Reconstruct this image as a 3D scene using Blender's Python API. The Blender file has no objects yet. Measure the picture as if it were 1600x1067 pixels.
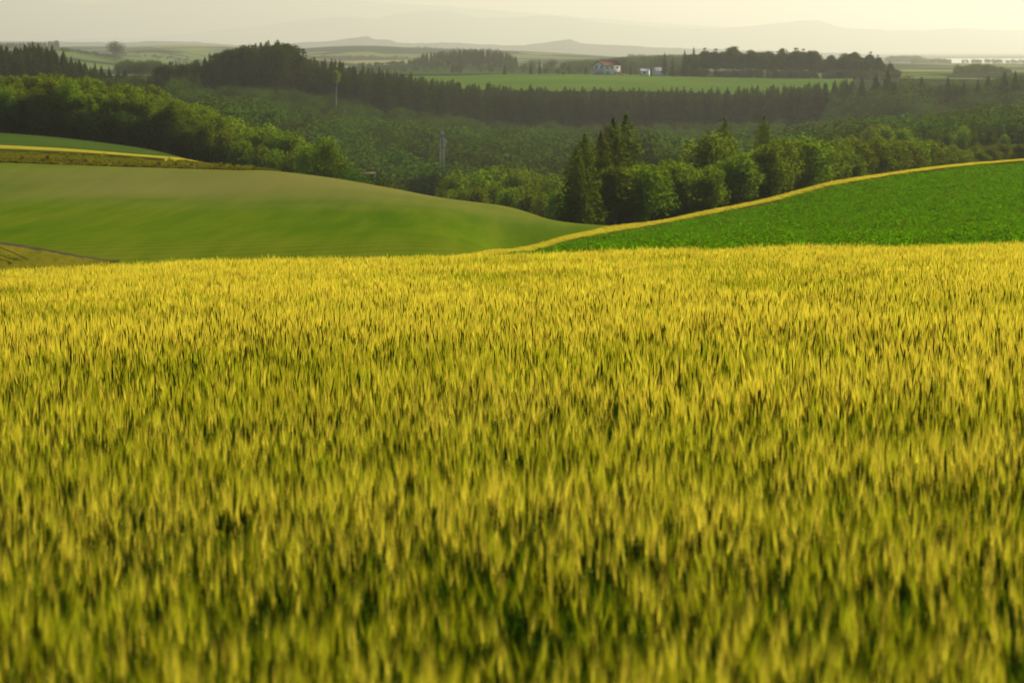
import bpy, math, random
import numpy as np

# ------------------------------------------------------------------ camera, sky, sun, exposure
sc = bpy.context.scene
C = bpy.data.collections.new('scene'); sc.collection.children.link(C)
R = math.radians
F = 85.0 / 36.0 * 1600.0          # focal length in photo pixels
HOR = 75.0                        # row of the true horizon
PITCH = math.atan((533.5 - HOR) / F)

cd = bpy.data.cameras.new('camera'); cam = bpy.data.objects.new('camera', cd); C.objects.link(cam)
cd.lens = 85; cd.sensor_width = 36; cd.clip_start = 0.1; cd.clip_end = 90000
cam.location = (0, 0, 0); cam.rotation_euler = (R(90) - PITCH, 0, 0)
cd.dof.use_dof = True; cd.dof.focus_distance = 28; cd.dof.aperture_fstop = 4.5
sc.camera = cam

SUN_EL, SUN_AZ = 24.0, 36.0       # azimuth to the right of the view direction
w = bpy.data.worlds.new('World'); sc.world = w; w.use_nodes = True
nt = w.node_tree; nt.nodes.clear()
wo = nt.nodes.new('ShaderNodeOutputWorld'); bg = nt.nodes.new('ShaderNodeBackground'); sk = nt.nodes.new('ShaderNodeTexSky')
sk.sky_type = 'NISHITA'; sk.sun_disc = False; sk.sun_elevation = R(SUN_EL); sk.sun_rotation = R(SUN_AZ)
sk.altitude = 200; sk.air_density = 1.0; sk.dust_density = 3.0; sk.ozone_density = 1.0
bg.inputs['Strength'].default_value = 0.092
nt.links.new(sk.outputs[0], bg.inputs[0]); nt.links.new(bg.outputs[0], wo.inputs[0])

sl = bpy.data.lights.new('sun', 'SUN'); sun = bpy.data.objects.new('sun', sl); C.objects.link(sun)
sl.energy = 4.7; sl.angle = R(0.6); sl.color = (1.0, 0.885, 0.68)
sun.rotation_euler = (R(90 - SUN_EL), 0, R(180 - SUN_AZ))   # light travels towards the camera, from beyond on the right

sc.render.engine = 'CYCLES'
sc.view_settings.view_transform = 'Standard'; sc.view_settings.look = 'None'
sc.view_settings.exposure = 0.0; sc.view_settings.gamma = 1.0
cy = sc.cycles
cy.use_denoising = True
cy.max_bounces = 6; cy.diffuse_bounces = 3; cy.glossy_bounces = 2; cy.transmission_bounces = 4; cy.volume_bounces = 0
cy.transparent_max_bounces = 8; cy.sample_clamp_indirect = 4.0; cy.sample_clamp_direct = 12.0

# ------------------------------------------------------------------ small helpers
rng = np.random.default_rng(7)
random.seed(7)

def zat(py, Y):                                   # height of a ray through photo row py at forward distance Y
    v = (533.5 - np.asarray(py, float)) / F
    sp, cp = math.sin(PITCH), math.cos(PITCH)
    return Y * (-sp + v * cp) / (cp + v * sp)
def xat(px, Y): return (np.asarray(px, float) - 800.0) / F * Y
def col_of(x, y): return 800.0 + F * x / y

def tag(o, label=None, cat=None, group=None, kind=None):
    if label: o['label'] = label
    if cat: o['category'] = cat
    if group: o['group'] = group
    if kind: o['kind'] = kind
    return o
def mesh(name, v, f, mats, midx=None, smooth=False):
    m = bpy.data.meshes.new(name)
    v = np.asarray(v, np.float32); n = len(v)
    m.vertices.add(n); m.vertices.foreach_set('co', v.ravel())
    if len(f):
        if isinstance(f, np.ndarray):
            k = f.shape[1]; tot = np.full(len(f), k, np.int32); flat = f.astype(np.int32).ravel()
        else:
            tot = np.array([len(q) for q in f], np.int32); flat = np.array([i for q in f for i in q], np.int32)
        st = np.concatenate([[0], np.cumsum(tot)[:-1]]).astype(np.int32)
        m.loops.add(len(flat)); m.loops.foreach_set('vertex_index', flat)
        m.polygons.add(len(tot)); m.polygons.foreach_set('loop_start', st); m.polygons.foreach_set('loop_total', tot)
        if midx is not None: m.polygons.foreach_set('material_index', np.asarray(midx, np.int32))
        if smooth: m.polygons.foreach_set('use_smooth', np.ones(len(tot), bool))
    for mt in (mats if isinstance(mats, (list, tuple)) else [mats]): m.materials.append(mt)
    m.update(calc_edges=True); m.validate()
    return m
def obj(name, me, parent=None, loc=(0, 0, 0), rz=0, scale=(1, 1, 1)):
    o = bpy.data.objects.new(name, me); C.objects.link(o)
    o.location = loc; o.rotation_euler = (0, 0, rz); o.scale = scale
    if parent: o.parent = parent
    return o

class MB:                                         # mesh collector
    def __init__(s): s.v, s.f, s.m = [], [], []
    def add(s, v, f, m=0):
        b = len(s.v); s.v += [tuple(map(float, p)) for p in v]
        s.f += [[b + i for i in q] for q in f]; s.m += [m] * len(f)
    def box(s, c, d, rz=0, m=0):
        x, y, z = d[0] / 2, d[1] / 2, d[2] / 2; cs, sn = math.cos(rz), math.sin(rz)
        P = [(i * x, j * y, k * z) for k in (-1, 1) for j in (-1, 1) for i in (-1, 1)]
        P = [(c[0] + p[0] * cs - p[1] * sn, c[1] + p[0] * sn + p[1] * cs, c[2] + p[2]) for p in P]
        s.add(P, [[0, 2, 3, 1], [4, 5, 7, 6], [0, 1, 5, 4], [2, 6, 7, 3], [0, 4, 6, 2], [1, 3, 7, 5]], m)
    def tube(s, pts, rad, n=6, m=0, cap=True):
        pts = [np.array(p, float) for p in pts]; rings = []
        for i, p in enumerate(pts):
            d = pts[min(i + 1, len(pts) - 1)] - pts[max(i - 1, 0)]; d /= (np.linalg.norm(d) + 1e-9)
            a = np.cross(d, (0, 0, 1) if abs(d[2]) < .9 else (1, 0, 0)); a /= np.linalg.norm(a); b = np.cross(d, a)
            r = rad[i] if hasattr(rad, '__len__') else rad
            rings.append([p + r * (math.cos(t) * a + math.sin(t) * b) for t in np.arange(n) * 2 * math.pi / n])
        V = [q for r_ in rings for q in r_]; Fc = []
        for i in range(len(pts) - 1):
            for j in range(n):
                k = (j + 1) % n; Fc.append([i * n + j, i * n + k, (i + 1) * n + k, (i + 1) * n + j])
        if cap: Fc.append(list(range(n))[::-1]); Fc.append([(len(pts) - 1) * n + j for j in range(n)])
        s.add(V, Fc, m)
    def build(s, name, mats, parent=None, smooth=False, **k):
        return obj(name, mesh(name, s.v, s.f, mats, s.m, smooth), parent, **k)

# ------------------------------------------------------------------ materials
def principled(name, col, rough=0.8, spec=0.3):
    m = bpy.data.materials.new(name); m.use_nodes = True
    b = m.node_tree.nodes['Principled BSDF']
    b.inputs['Base Color'].default_value = (*col, 1); b.inputs['Roughness'].default_value = rough
    b.inputs['Specular IOR Level'].default_value = spec
    return m
def N(nt, t, **k):
    n = nt.nodes.new(t)
    for a, b in k.items(): setattr(n, a, b)
    return n
def noise_mix(nt, cols, scale, detail=4, coord='Object', lo=.35, hi=.65, stretch=None, rough=.55):
    tc = N(nt, 'ShaderNodeTexCoord'); src = tc.outputs[coord]
    if stretch is not None:
        mp = N(nt, 'ShaderNodeMapping'); mp.inputs['Scale'].default_value = stretch[:3]
        if len(stretch) > 3: mp.inputs['Rotation'].default_value = (0, 0, stretch[3])
        nt.links.new(src, mp.inputs[0]); src = mp.outputs[0]
    nz = N(nt, 'ShaderNodeTexNoise'); nz.inputs['Scale'].default_value = scale; nz.inputs['Detail'].default_value = detail
    nz.inputs['Roughness'].default_value = rough
    nt.links.new(src, nz.inputs['Vector'])
    cr = N(nt, 'ShaderNodeValToRGB'); e = cr.color_ramp.elements
    e[0].position = lo; e[0].color = (*cols[0], 1); e[1].position = hi; e[1].color = (*cols[-1], 1)
    for i, c in enumerate(cols[1:-1]):
        q = e.new(lo + (hi - lo) * (i + 1) / (len(cols) - 1)); q.color = (*c, 1)
    nt.links.new(nz.outputs[0], cr.inputs[0])
    return cr, nz
def field_mat(name, cols, scale, bump=.0, bscale=3., stretch=None, second=None, trans=0.0):
    m = bpy.data.materials.new(name); m.use_nodes = True; nt = m.node_tree; b = nt.nodes['Principled BSDF']
    b.inputs['Roughness'].default_value = .95; b.inputs['Specular IOR Level'].default_value = 0
    cr, nz = noise_mix(nt, cols, scale, stretch=stretch)
    out = cr.outputs[0]
    if second:
        cols2, sc2, st2, fac = second
        cr2, _ = noise_mix(nt, cols2, sc2, stretch=st2, detail=5)
        mx = N(nt, 'ShaderNodeMix', data_type='RGBA'); mx.inputs[0].default_value = fac
        nt.links.new(out, mx.inputs[6]); nt.links.new(cr2.outputs[0], mx.inputs[7]); out = mx.outputs[2]
    nt.links.new(out, b.inputs['Base Color'])
    if bump:
        tc = N(nt, 'ShaderNodeTexCoord'); n2 = N(nt, 'ShaderNodeTexNoise'); n2.inputs['Scale'].default_value = bscale
        n2.inputs['Detail'].default_value = 5
        bp = N(nt, 'ShaderNodeBump'); bp.inputs['Strength'].default_value = 1; bp.inputs['Distance'].default_value = bump
        nt.links.new(tc.outputs['Object'], n2.inputs['Vector']); nt.links.new(n2.outputs[0], bp.inputs['Height'])
        nt.links.new(bp.outputs[0], b.inputs['Normal'])
    return m
def leaf_mat(name, c1, c2, trans=.45, tcol=None, scale=1.2, objrand=.25, lo=.3, hi=.7, hue=.06):
    """thin leaf: diffuse plus light let through, colour varied in clumps and from tree to tree"""
    m = bpy.data.materials.new(name); m.use_nodes = True; nt = m.node_tree; nt.nodes.clear()
    out = N(nt, 'ShaderNodeOutputMaterial'); mix = N(nt, 'ShaderNodeMixShader'); mix.inputs[0].default_value = trans
    d = N(nt, 'ShaderNodeBsdfDiffuse'); t = N(nt, 'ShaderNodeBsdfTranslucent')
    cr, nz = noise_mix(nt, [c1, c2], scale, detail=3, lo=lo, hi=hi)
    oi = N(nt, 'ShaderNodeObjectInfo'); mr = N(nt, 'ShaderNodeMapRange')
    mr.inputs['To Min'].default_value = 1 - objrand; mr.inputs['To Max'].default_value = 1 + objrand
    hs = N(nt, 'ShaderNodeHueSaturation'); mh = N(nt, 'ShaderNodeMapRange')
    mh.inputs['To Min'].default_value = .5 - objrand * hue; mh.inputs['To Max'].default_value = .5 + objrand * hue
    nt.links.new(oi.outputs['Random'], mr.inputs[0]); nt.links.new(mr.outputs[0], hs.inputs['Value'])
    nt.links.new(oi.outputs['Random'], mh.inputs[0]); nt.links.new(mh.outputs[0], hs.inputs['Hue'])
    nt.links.new(cr.outputs[0], hs.inputs['Color'])
    nt.links.new(hs.outputs[0], d.inputs[0])
    g = N(nt, 'ShaderNodeMix', data_type='RGBA', blend_type='MULTIPLY'); g.inputs[0].default_value = 1
    g.inputs[7].default_value = (*(tcol or (1.25, 1.15, .5)), 1)
    nt.links.new(hs.outputs[0], g.inputs[6]); nt.links.new(g.outputs[2], t.inputs[0])
    nt.links.new(d.outputs[0], mix.inputs[1]); nt.links.new(t.outputs[0], mix.inputs[2]); nt.links.new(mix.outputs[0], out.inputs[0])
    return m

M = {}
M['stem'] = leaf_mat('barley_stem', (.06, .14, .008), (.13, .22, .014), .45, (1.3, 1.3, .3), 6, .15)
M['ear'] = leaf_mat('barley_ear', (.022, .065, .008), (.07, .12, .012), .15, (1.3, 1.2, .3), 9, .25)
M['awn'] = leaf_mat('barley_awn', (.66, .61, .05), (.84, .77, .10), .62, (1.25, 1.13, .8), 3, .20, .3, .7, .045)
M['awng'] = leaf_mat('barley_awn_green', (.33, .40, .018), (.50, .53, .035), .6, (1.25, 1.1, .5), 3, .2)
M['drop'] = leaf_mat('painted_dew_glint', (.8, .85, .45), (.95, .95, .6), .5, (1, 1, 1), 3, .1)  # dew glints put into a bright pale colour
M['soil_under'] = field_mat('barley_soil', [(.02, .03, .006), (.04, .05, .01)], 2.0, .05)
M['ground'] = field_mat('valley_ground', [(.03, .05, .015), (.05, .08, .02)], .02, .1, .5)
M['bark'] = field_mat('bark', [(.06, .05, .035), (.12, .10, .07)], 3)
M['birch'] = field_mat('birch_bark', [(.10, .09, .07), (.26, .24, .19), (.36, .34, .28)], 2.5)
M['palebark'] = field_mat('pale_birch_bark', [(.4, .38, .32), (.6, .58, .5)], 2.5)
M['broad'] = leaf_mat('broadleaf_leaves', (.055, .115, .014), (.19, .28, .02), .52, (1.9, 1.6, .4), .55, .28)
M['birchleaf'] = leaf_mat('birch_leaves', (.055, .115, .012), (.20, .28, .018), .52, (1.9, 1.6, .35), .5, .25)
M['valleyleaf'] = leaf_mat('valley_leaves', (.030, .072, .016), (.095, .155, .022), .46, (1.7, 1.5, .5), .5, .35)
M['conif'] = leaf_mat('conifer_needles', (.030, .060, .012), (.075, .12, .018), .32, (1.8, 1.5, .4), .5, .25)
M['larch'] = leaf_mat('larch_needles', (.045, .09, .012), (.14, .20, .02), .45, (1.7, 1.4, .3), .5, .25)

# ------------------------------------------------------------------ terrain: rows of the photo turned into heights by distance
def pchip(xk, yk, x):
    xk = np.asarray(xk, float); yk = np.asarray(yk, float); h = np.diff(xk); dl = np.diff(yk) / h
    d = np.zeros(len(xk))
    for i in range(1, len(xk) - 1):
        if dl[i - 1] * dl[i] > 0:
            w1 = 2 * h[i] + h[i - 1]; w2 = h[i] + 2 * h[i - 1]; d[i] = (w1 + w2) / (w1 / dl[i - 1] + w2 / dl[i])
    d[0] = dl[0]; d[-1] = dl[-1]
    x = np.clip(x, xk[0], xk[-1]); k = np.clip(np.searchsorted(xk, x) - 1, 0, len(xk) - 2)
    t = (x - xk[k]) / h[k]; t2 = t * t; t3 = t2 * t
    return (2 * t3 - 3 * t2 + 1) * yk[k] + (t3 - 2 * t2 + t) * h[k] * d[k] + (-2 * t3 + 3 * t2) * yk[k + 1] + (t3 - t2) * h[k] * d[k + 1]

CREST_PX = [-800, -300, 0, 200, 400, 600, 800, 1000, 1200, 1400, 1600, 2000, 2600]
CREST = [452, 440, 430, 419, 411, 407, 401, 395, 391, 386, 381, 376, 372]
YC = 78.0
FARC = {2000: 116, 3000: 108, 5000: 100, 9000: 93, 16000: 87, 32000: 82}
T = {
 -900: {105: 560, 140: 430, 180: 370, 220: 320, 255: 270, 300: 215, 430: 190, 550: 160, 700: 140, 1000: 120, 1300: 115, 1500: 113},
 -300: {105: 520, 140: 402, 180: 348, 220: 302, 255: 252, 300: 224, 430: 198, 550: 180, 700: 160, 1000: 125, 1300: 118, 1500: 116},
 0: {105: 515, 140: 396, 180: 345, 220: 301, 258: 255, 300: 232, 430: 208, 550: 192, 700: 172, 1000: 128, 1300: 130, 1500: 122},
 200: {105: 512, 140: 394, 180: 345, 220: 303, 256: 262, 300: 243, 430: 228, 550: 215, 700: 188, 1000: 140, 1300: 122, 1500: 118},
 300: {105: 512, 140: 394, 180: 346, 220: 305, 254: 266, 300: 254, 430: 250, 550: 240, 700: 210, 850: 180, 1000: 148, 1150: 130, 1300: 120, 1500: 120},
 400: {105: 510, 140: 392, 180: 345, 220: 304, 250: 269, 300: 285, 400: 306, 550: 295, 700: 240, 850: 190, 1000: 155, 1100: 135, 1250: 118, 1500: 120},
 500: {105: 508, 140: 390, 180: 345, 220: 303, 245: 279, 300: 312, 400: 340, 550: 330, 700: 275, 850: 215, 1020: 168, 1120: 142, 1250: 124, 1500: 120},
 600: {105: 505, 140: 388, 180: 345, 220: 308, 240: 294, 300: 335, 400: 365, 550: 350, 700: 300, 850: 240, 1040: 188, 1150: 155, 1250: 130, 1500: 121},
 700: {105: 490, 140: 392, 180: 352, 215: 321, 235: 312, 300: 355, 400: 378, 550: 355, 700: 302, 850: 250, 1080: 198, 1180: 162, 1250: 136, 1500: 121},
 800: {100: 430, 140: 404, 165: 397, 180: 388, 203: 354, 225: 329, 300: 368, 400: 385, 550: 355, 700: 300, 900: 242, 1130: 205, 1190: 172, 1250: 139, 1500: 118},
 890: {100: 415, 140: 399, 178: 377, 190: 370, 215: 350, 240: 357, 300: 372, 400: 386, 550: 355, 700: 300, 900: 242, 1130: 206, 1190: 172, 1250: 140, 1500: 118},
 1000: {100: 406, 140: 388, 180: 368, 205: 355, 225: 357.5, 270: 370, 400: 380, 550: 352, 700: 298, 900: 240, 1130: 208, 1190: 172, 1250: 140, 1500: 119},
 1100: {100: 404, 140: 380, 180: 356, 212: 336, 235: 340, 280: 350, 400: 360, 550: 325, 700: 285, 900: 239, 1120: 207, 1190: 171, 1250: 143, 1500: 121},
 1200: {100: 402, 140: 372, 180: 344, 220: 316, 245: 320.5, 320: 340, 450: 330, 600: 300, 750: 268, 900: 238, 1100: 207, 1190: 170, 1250: 148, 1500: 123},
 1300: {100: 401, 140: 364, 180: 330, 230: 289, 255: 294, 330: 315, 450: 310, 600: 282, 750: 255, 900: 230, 1090: 204, 1250: 150, 1500: 124},
 1400: {100: 400, 140: 356, 180: 318, 238: 274, 265: 278, 350: 294, 450: 290, 600: 265, 900: 222, 1080: 200, 1250: 150, 1500: 124},
 1500: {100: 398, 140: 350, 180: 312, 248: 261, 275: 265, 350: 280, 450: 280, 600: 255, 900: 214, 1080: 190, 1250: 148, 1500: 125},
 1600: {100: 397, 140: 345, 180: 308, 220: 277, 258: 253, 300: 261, 400: 270, 550: 252, 700: 235, 900: 205, 1080: 180, 1250: 145, 1500: 126},
 2000: {100: 390, 140: 330, 180: 290, 220: 258, 262: 237, 300: 246, 400: 255, 550: 245, 700: 230, 900: 200, 1080: 178, 1250: 145, 1500: 126},
 2700: {100: 380, 140: 318, 180: 270, 220: 240, 262: 222, 300: 230, 400: 245, 550: 240, 700: 225, 900: 198, 1080: 176, 1250: 145, 1500: 126},
}
CPX = sorted(T)
LY = np.linspace(math.log(55.0), math.log(32000.0), 1400)
CX = np.arange(-900, 2701, 15.0)
colz = []
for px in CPX:
    cr = pchip(CREST_PX, CREST, px)
    s = (cr - 75 - 1.15 / YC * F) / F
    ys = [30.0, YC, 92.0]; zs = [-2.0 - s * 30, -2.0 - s * YC, -2.0 - s * YC - .11 * 14]
    d = dict(T[px]); d.update(FARC)
    for Y in sorted(d): ys.append(Y); zs.append(float(zat(d[Y], Y)))
    colz.append(pchip(np.log(ys), zs, LY))
colz = np.array(colz)
HT = np.array([pchip(CPX, colz[:, j], CX) for j in range(len(LY))])      # [Y, px]
# soften the joins
for _ in range(3):
    HT[:, 1:-1] = .25 * HT[:, :-2] + .5 * HT[:, 1:-1] + .25 * HT[:, 2:]
BUMPS = [(540, 84, 5600, 130, 900), (800, 84, 7600, 160, 1200),
         (20, 76, 3000, 170, 500), (250, 80, 4600, 90, 600), (320, 76, 6000, 150, 800), (120, 74, 6500, 200, 800), (740, 80, 5500, 260, 800),
         (700, 98, 2600, 160, 350), (1530, 112, 1900, 70, 140), (450, 90, 3600, 120, 400), (1100, 86, 4200, 220, 600)]
def far_bumps(x, y):
    z = np.zeros_like(x)
    for px, py, Y, wpx, dep in BUMPS:
        x0 = xat(px, Y); base = zat(pchip(sorted(FARC), [FARC[k] for k in sorted(FARC)], Y), Y)
        hgt = max(0.0, float(zat(py, Y) - base)); wx = wpx * Y / F
        z = z + hgt * np.exp(-((x - x0) / wx) ** 2 - ((y - Y) / dep) ** 2)
    return z
def H(x, y):
    x = np.asarray(x, float); y = np.asarray(y, float)
    yy = np.maximum(y, .5)
    c = np.clip(800.0 + F * x / np.maximum(yy, 30.0), -899, 2699)
    cr = pchip(CREST_PX, CREST, c); s = (cr - 75 - 1.15 / YC * F) / F
    znear = -2.0 - s * yy
    ly = np.clip(np.log(np.maximum(yy, 55.0)), LY[0], LY[-1] - 1e-6)
    fy = (ly - LY[0]) / (LY[1] - LY[0]); iy = np.clip(fy.astype(int), 0, len(LY) - 2); fy = fy - iy
    fx = (c - CX[0]) / 15.0; ix = np.clip(fx.astype(int), 0, len(CX) - 2); fx = fx - ix
    zf = (HT[iy, ix] * (1 - fx) + HT[iy, ix + 1] * fx) * (1 - fy) + (HT[iy + 1, ix] * (1 - fx) + HT[iy + 1, ix + 1] * fx) * fy
    k = np.clip((yy - 66) / 8, 0, 1)
    z = znear * (1 - k) + zf * k
    return np.where(yy > 1600, z + far_bumps(x, yy), z)
def Hs(x, y): return float(H(np.array([x]), np.array([y]))[0])
def Yof(px, py, y0, y1):
    """nearest distance in [y0, y1] where the ground is seen at row py"""
    Y = np.linspace(y0, y1, 600); g = H(xat(px, Y), Y) - zat(py, Y)
    i = np.argmax(g >= 0) if (g >= 0).any() else int(np.argmax(g / Y))
    return float(Y[i])

def grid_mesh(name, X, Y, Z, mat, parent=None, smooth=True):
    ny, nx = X.shape; v = np.stack([X, Y, Z], -1).reshape(-1, 3)
    i = np.arange(ny - 1)[:, None] * nx + np.arange(nx - 1)[None]
    f = np.stack([i, i + 1, i + nx + 1, i + nx], -1).reshape(-1, 4)
    return obj(name, mesh(name, v, f, mat, None, smooth), parent)
def fan(name, pxs, Ys, mat, off=0.0, low=None):
    P, Yg = np.meshgrid(pxs, Ys); X = xat(P, Yg); Z = H(X, Yg) + off
    if low is not None: Z = Z + low(X, Yg)
    return grid_mesh(name, X, Yg, Z, mat)

def patchwork():
    """far farmland: parcels of pasture, wheat and fallow, in world metres"""
    m = bpy.data.materials.new('far_farmland'); m.use_nodes = True; nt = m.node_tree; b = nt.nodes['Principled BSDF']
    b.inputs['Roughness'].default_value = .95; b.inputs['Specular IOR Level'].default_value = 0
    tc = N(nt, 'ShaderNodeTexCoord'); mp = N(nt, 'ShaderNodeMapping'); mp.inputs['Scale'].default_value = (1 / 260, 1 / 420, 0); mp.inputs['Rotation'].default_value = (0, 0, .35)
    vo = N(nt, 'ShaderNodeTexVoronoi'); vo.inputs['Scale'].default_value = 1; vo.inputs['Randomness'].default_value = .8
    sp = N(nt, 'ShaderNodeSeparateColor'); cr = N(nt, 'ShaderNodeValToRGB'); cr.color_ramp.interpolation = 'CONSTANT'
    e = cr.color_ramp.elements
    cols = [(.05, .10, .02), (.11, .19, .035), (.16, .22, .05), (.03, .055, .02), (.30, .28, .07), (.14, .22, .04), (.045, .075, .02), (.20, .24, .06)]
    e[0].color = (*cols[0], 1); e[0].position = 0; e[1].color = (*cols[1], 1); e[1].position = .13
    for i, c in enumerate(cols[2:]):
        q = e.new(.26 + i * .12); q.color = (*c, 1)
    nt.links.new(tc.outputs['Object'], mp.inputs[0]); nt.links.new(mp.outputs[0], vo.inputs['Vector'])
    nt.links.new(vo.outputs['Color'], sp.inputs[0]); nt.links.new(sp.outputs[0], cr.inputs[0])
    nz = N(nt, 'ShaderNodeTexNoise'); nz.inputs['Scale'].default_value = .004; nz.inputs['Detail'].default_value = 6
    nt.links.new(tc.outputs['Object'], nz.inputs['Vector'])
    c2 = N(nt, 'ShaderNodeValToRGB'); c2.color_ramp.elements[0].position = .52; c2.color_ramp.elements[1].position = .56
    nt.links.new(nz.outputs[0], c2.inputs[0])
    mx = N(nt, 'ShaderNodeMix', data_type='RGBA'); mx.inputs[7].default_value = (.025, .045, .018, 1)
    nt.links.new(c2.outputs[0], mx.inputs[0]); nt.links.new(cr.outputs[0], mx.inputs[6])
    nt.links.new(mx.outputs[2], b.inputs['Base Color'])
    return m
M['farm'] = patchwork()

near_px = np.linspace(-900, 2700, 361)
tag(fan('barley_field_ground', np.linspace(-3200, 4800, 241), np.concatenate([np.linspace(.6, 20, 30), np.linspace(21, 101, 90)]), M['soil_under']), kind='structure')
tag(fan('valley_ground', near_px, np.concatenate([np.linspace(100, 350, 160), np.geomspace(352, 1560, 170)]), M['ground'], -.25), kind='structure')
tag(fan('far_plain', near_px, np.geomspace(1560, 39000, 280), M['farm']), kind='structure')
# the sheet of ground behind and beside the camera
P = np.linspace(-60, 60, 25); Yb = np.linspace(-60, .6, 20); XX, YY = np.meshgrid(P, Yb)
sback = (pchip(CREST_PX, CREST, 800.) - 75 - 1.15 / YC * F) / F
tag(grid_mesh('roadside_ground', XX, YY, -2.02 - sback * YY, M['soil_under']), kind='structure')

# crop sheets laid over the slope --------------------------------------------------------------
def sheet(name, px0, px1, lo, hi, mat, off, n=(200, 120), thick=0.0, wob=0.0, smooth=True):
    """a field between two boundary lines; lo/hi give distance as a function of the column"""
    pxs = np.linspace(px0, px1, n[0]); t = np.linspace(0, 1, n[1])
    L = np.array([lo(p) for p in pxs]); U = np.array([hi(p) for p in pxs])
    Yg = L[None] + (U - L)[None] * t[:, None]; P = np.repeat(pxs[None], len(t), 0)
    X = xat(P, Yg); Z = H(X, Yg) + off
    if wob: Z = Z + wob * (np.sin(X * 1.9 + Yg * .7) * np.sin(Yg * 2.3 - X) * .5 + rng.normal(0, .35, X.shape))
    if thick:
        Z[1:-1] += thick
        Yg[1] = Yg[0] + .05; 
    return grid_mesh(name, X, Yg, Z, mat, None, smooth)
def ln(pts, *a): 
    xs = [p[0] for p in pts]; ys = [p[1] for p in pts]
    return lambda p: float(np.interp(p, xs, ys))
def solved(pts, y0, y1, step=20):
    """boundary line drawn on the ground: (column,row) pairs solved for distance"""
    a = np.arange(pts[0][0], pts[-1][0] + 1, step, dtype=float)
    rows = np.interp(a, [p[0] for p in pts], [p[1] for p in pts])
    ys = [Yof(p, r, y0, y1) for p, r in zip(a, rows)]
    k = np.ones(5) / 5; ys = np.convolve(np.pad(ys, 2, mode='edge'), k, 'valid')
    return lambda p: float(np.interp(p, a, ys))

rows_field = (.35, 6, 1, .5)
M['left_field'] = field_mat('beet_rows', [(.075, .17, .005), (.14, .22, .006), (.22, .24, .018)], .014, .03, 2.5,
                            second=([(.07, .15, .005), (.20, .25, .014)], .5, (1.0, .07, 1, .95), .4))
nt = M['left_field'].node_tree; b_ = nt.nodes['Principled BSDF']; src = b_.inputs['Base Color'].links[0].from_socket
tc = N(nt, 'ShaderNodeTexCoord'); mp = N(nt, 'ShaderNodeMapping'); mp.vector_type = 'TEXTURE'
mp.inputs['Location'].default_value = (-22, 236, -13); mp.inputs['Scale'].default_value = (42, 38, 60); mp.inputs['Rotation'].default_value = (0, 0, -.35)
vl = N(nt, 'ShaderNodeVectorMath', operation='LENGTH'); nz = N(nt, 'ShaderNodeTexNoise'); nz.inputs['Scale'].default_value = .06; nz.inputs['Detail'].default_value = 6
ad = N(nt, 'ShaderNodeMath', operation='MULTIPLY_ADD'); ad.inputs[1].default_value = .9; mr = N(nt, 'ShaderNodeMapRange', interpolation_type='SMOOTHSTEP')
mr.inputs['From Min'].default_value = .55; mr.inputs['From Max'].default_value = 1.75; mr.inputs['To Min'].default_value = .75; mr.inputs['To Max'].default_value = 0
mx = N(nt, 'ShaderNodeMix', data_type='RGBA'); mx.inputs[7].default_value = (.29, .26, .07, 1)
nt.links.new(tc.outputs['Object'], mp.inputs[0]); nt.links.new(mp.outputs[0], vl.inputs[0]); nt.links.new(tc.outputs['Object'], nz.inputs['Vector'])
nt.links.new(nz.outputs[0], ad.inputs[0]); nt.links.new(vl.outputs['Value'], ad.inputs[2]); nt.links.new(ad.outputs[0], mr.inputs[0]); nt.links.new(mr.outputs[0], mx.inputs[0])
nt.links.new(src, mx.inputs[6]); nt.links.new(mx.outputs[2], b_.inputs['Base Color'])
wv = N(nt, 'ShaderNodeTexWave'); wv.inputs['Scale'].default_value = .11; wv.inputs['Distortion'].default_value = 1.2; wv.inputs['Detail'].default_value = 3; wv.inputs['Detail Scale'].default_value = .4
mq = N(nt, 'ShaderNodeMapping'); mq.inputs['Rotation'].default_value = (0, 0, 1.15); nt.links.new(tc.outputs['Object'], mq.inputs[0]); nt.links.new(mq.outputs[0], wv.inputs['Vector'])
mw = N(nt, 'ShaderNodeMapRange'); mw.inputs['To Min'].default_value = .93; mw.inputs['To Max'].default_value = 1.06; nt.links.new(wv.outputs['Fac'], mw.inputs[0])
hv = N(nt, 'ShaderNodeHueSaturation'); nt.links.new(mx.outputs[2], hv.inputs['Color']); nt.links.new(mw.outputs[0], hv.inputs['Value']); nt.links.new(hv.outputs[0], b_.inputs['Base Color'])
top_left = solved([(-300, 248), (0, 255), (200, 262), (400, 268)], 225, 275)
def left_top(p): return top_left(p) if p < 380 else float(np.interp(p, [380, 500, 600, 700, 800, 890, 960], [top_left(380), 262, 258, 256, 250, 240, 225]))
strip_lo = solved([(640, 432), (740, 411), (800, 403), (840, 396), (890, 380), (1000, 361), (1100, 342), (1200, 321.5), (1300, 294.5), (1400, 277), (1500, 264), (1600, 255), (1900, 243)], 108, 262, 10)
def left_right_edge(p): return left_top(p)
tag(sheet('left_crop_field', -880, 960, lambda p: 96.0, left_top, M['left_field'], .06, (260, 160)), kind='structure')

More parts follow.
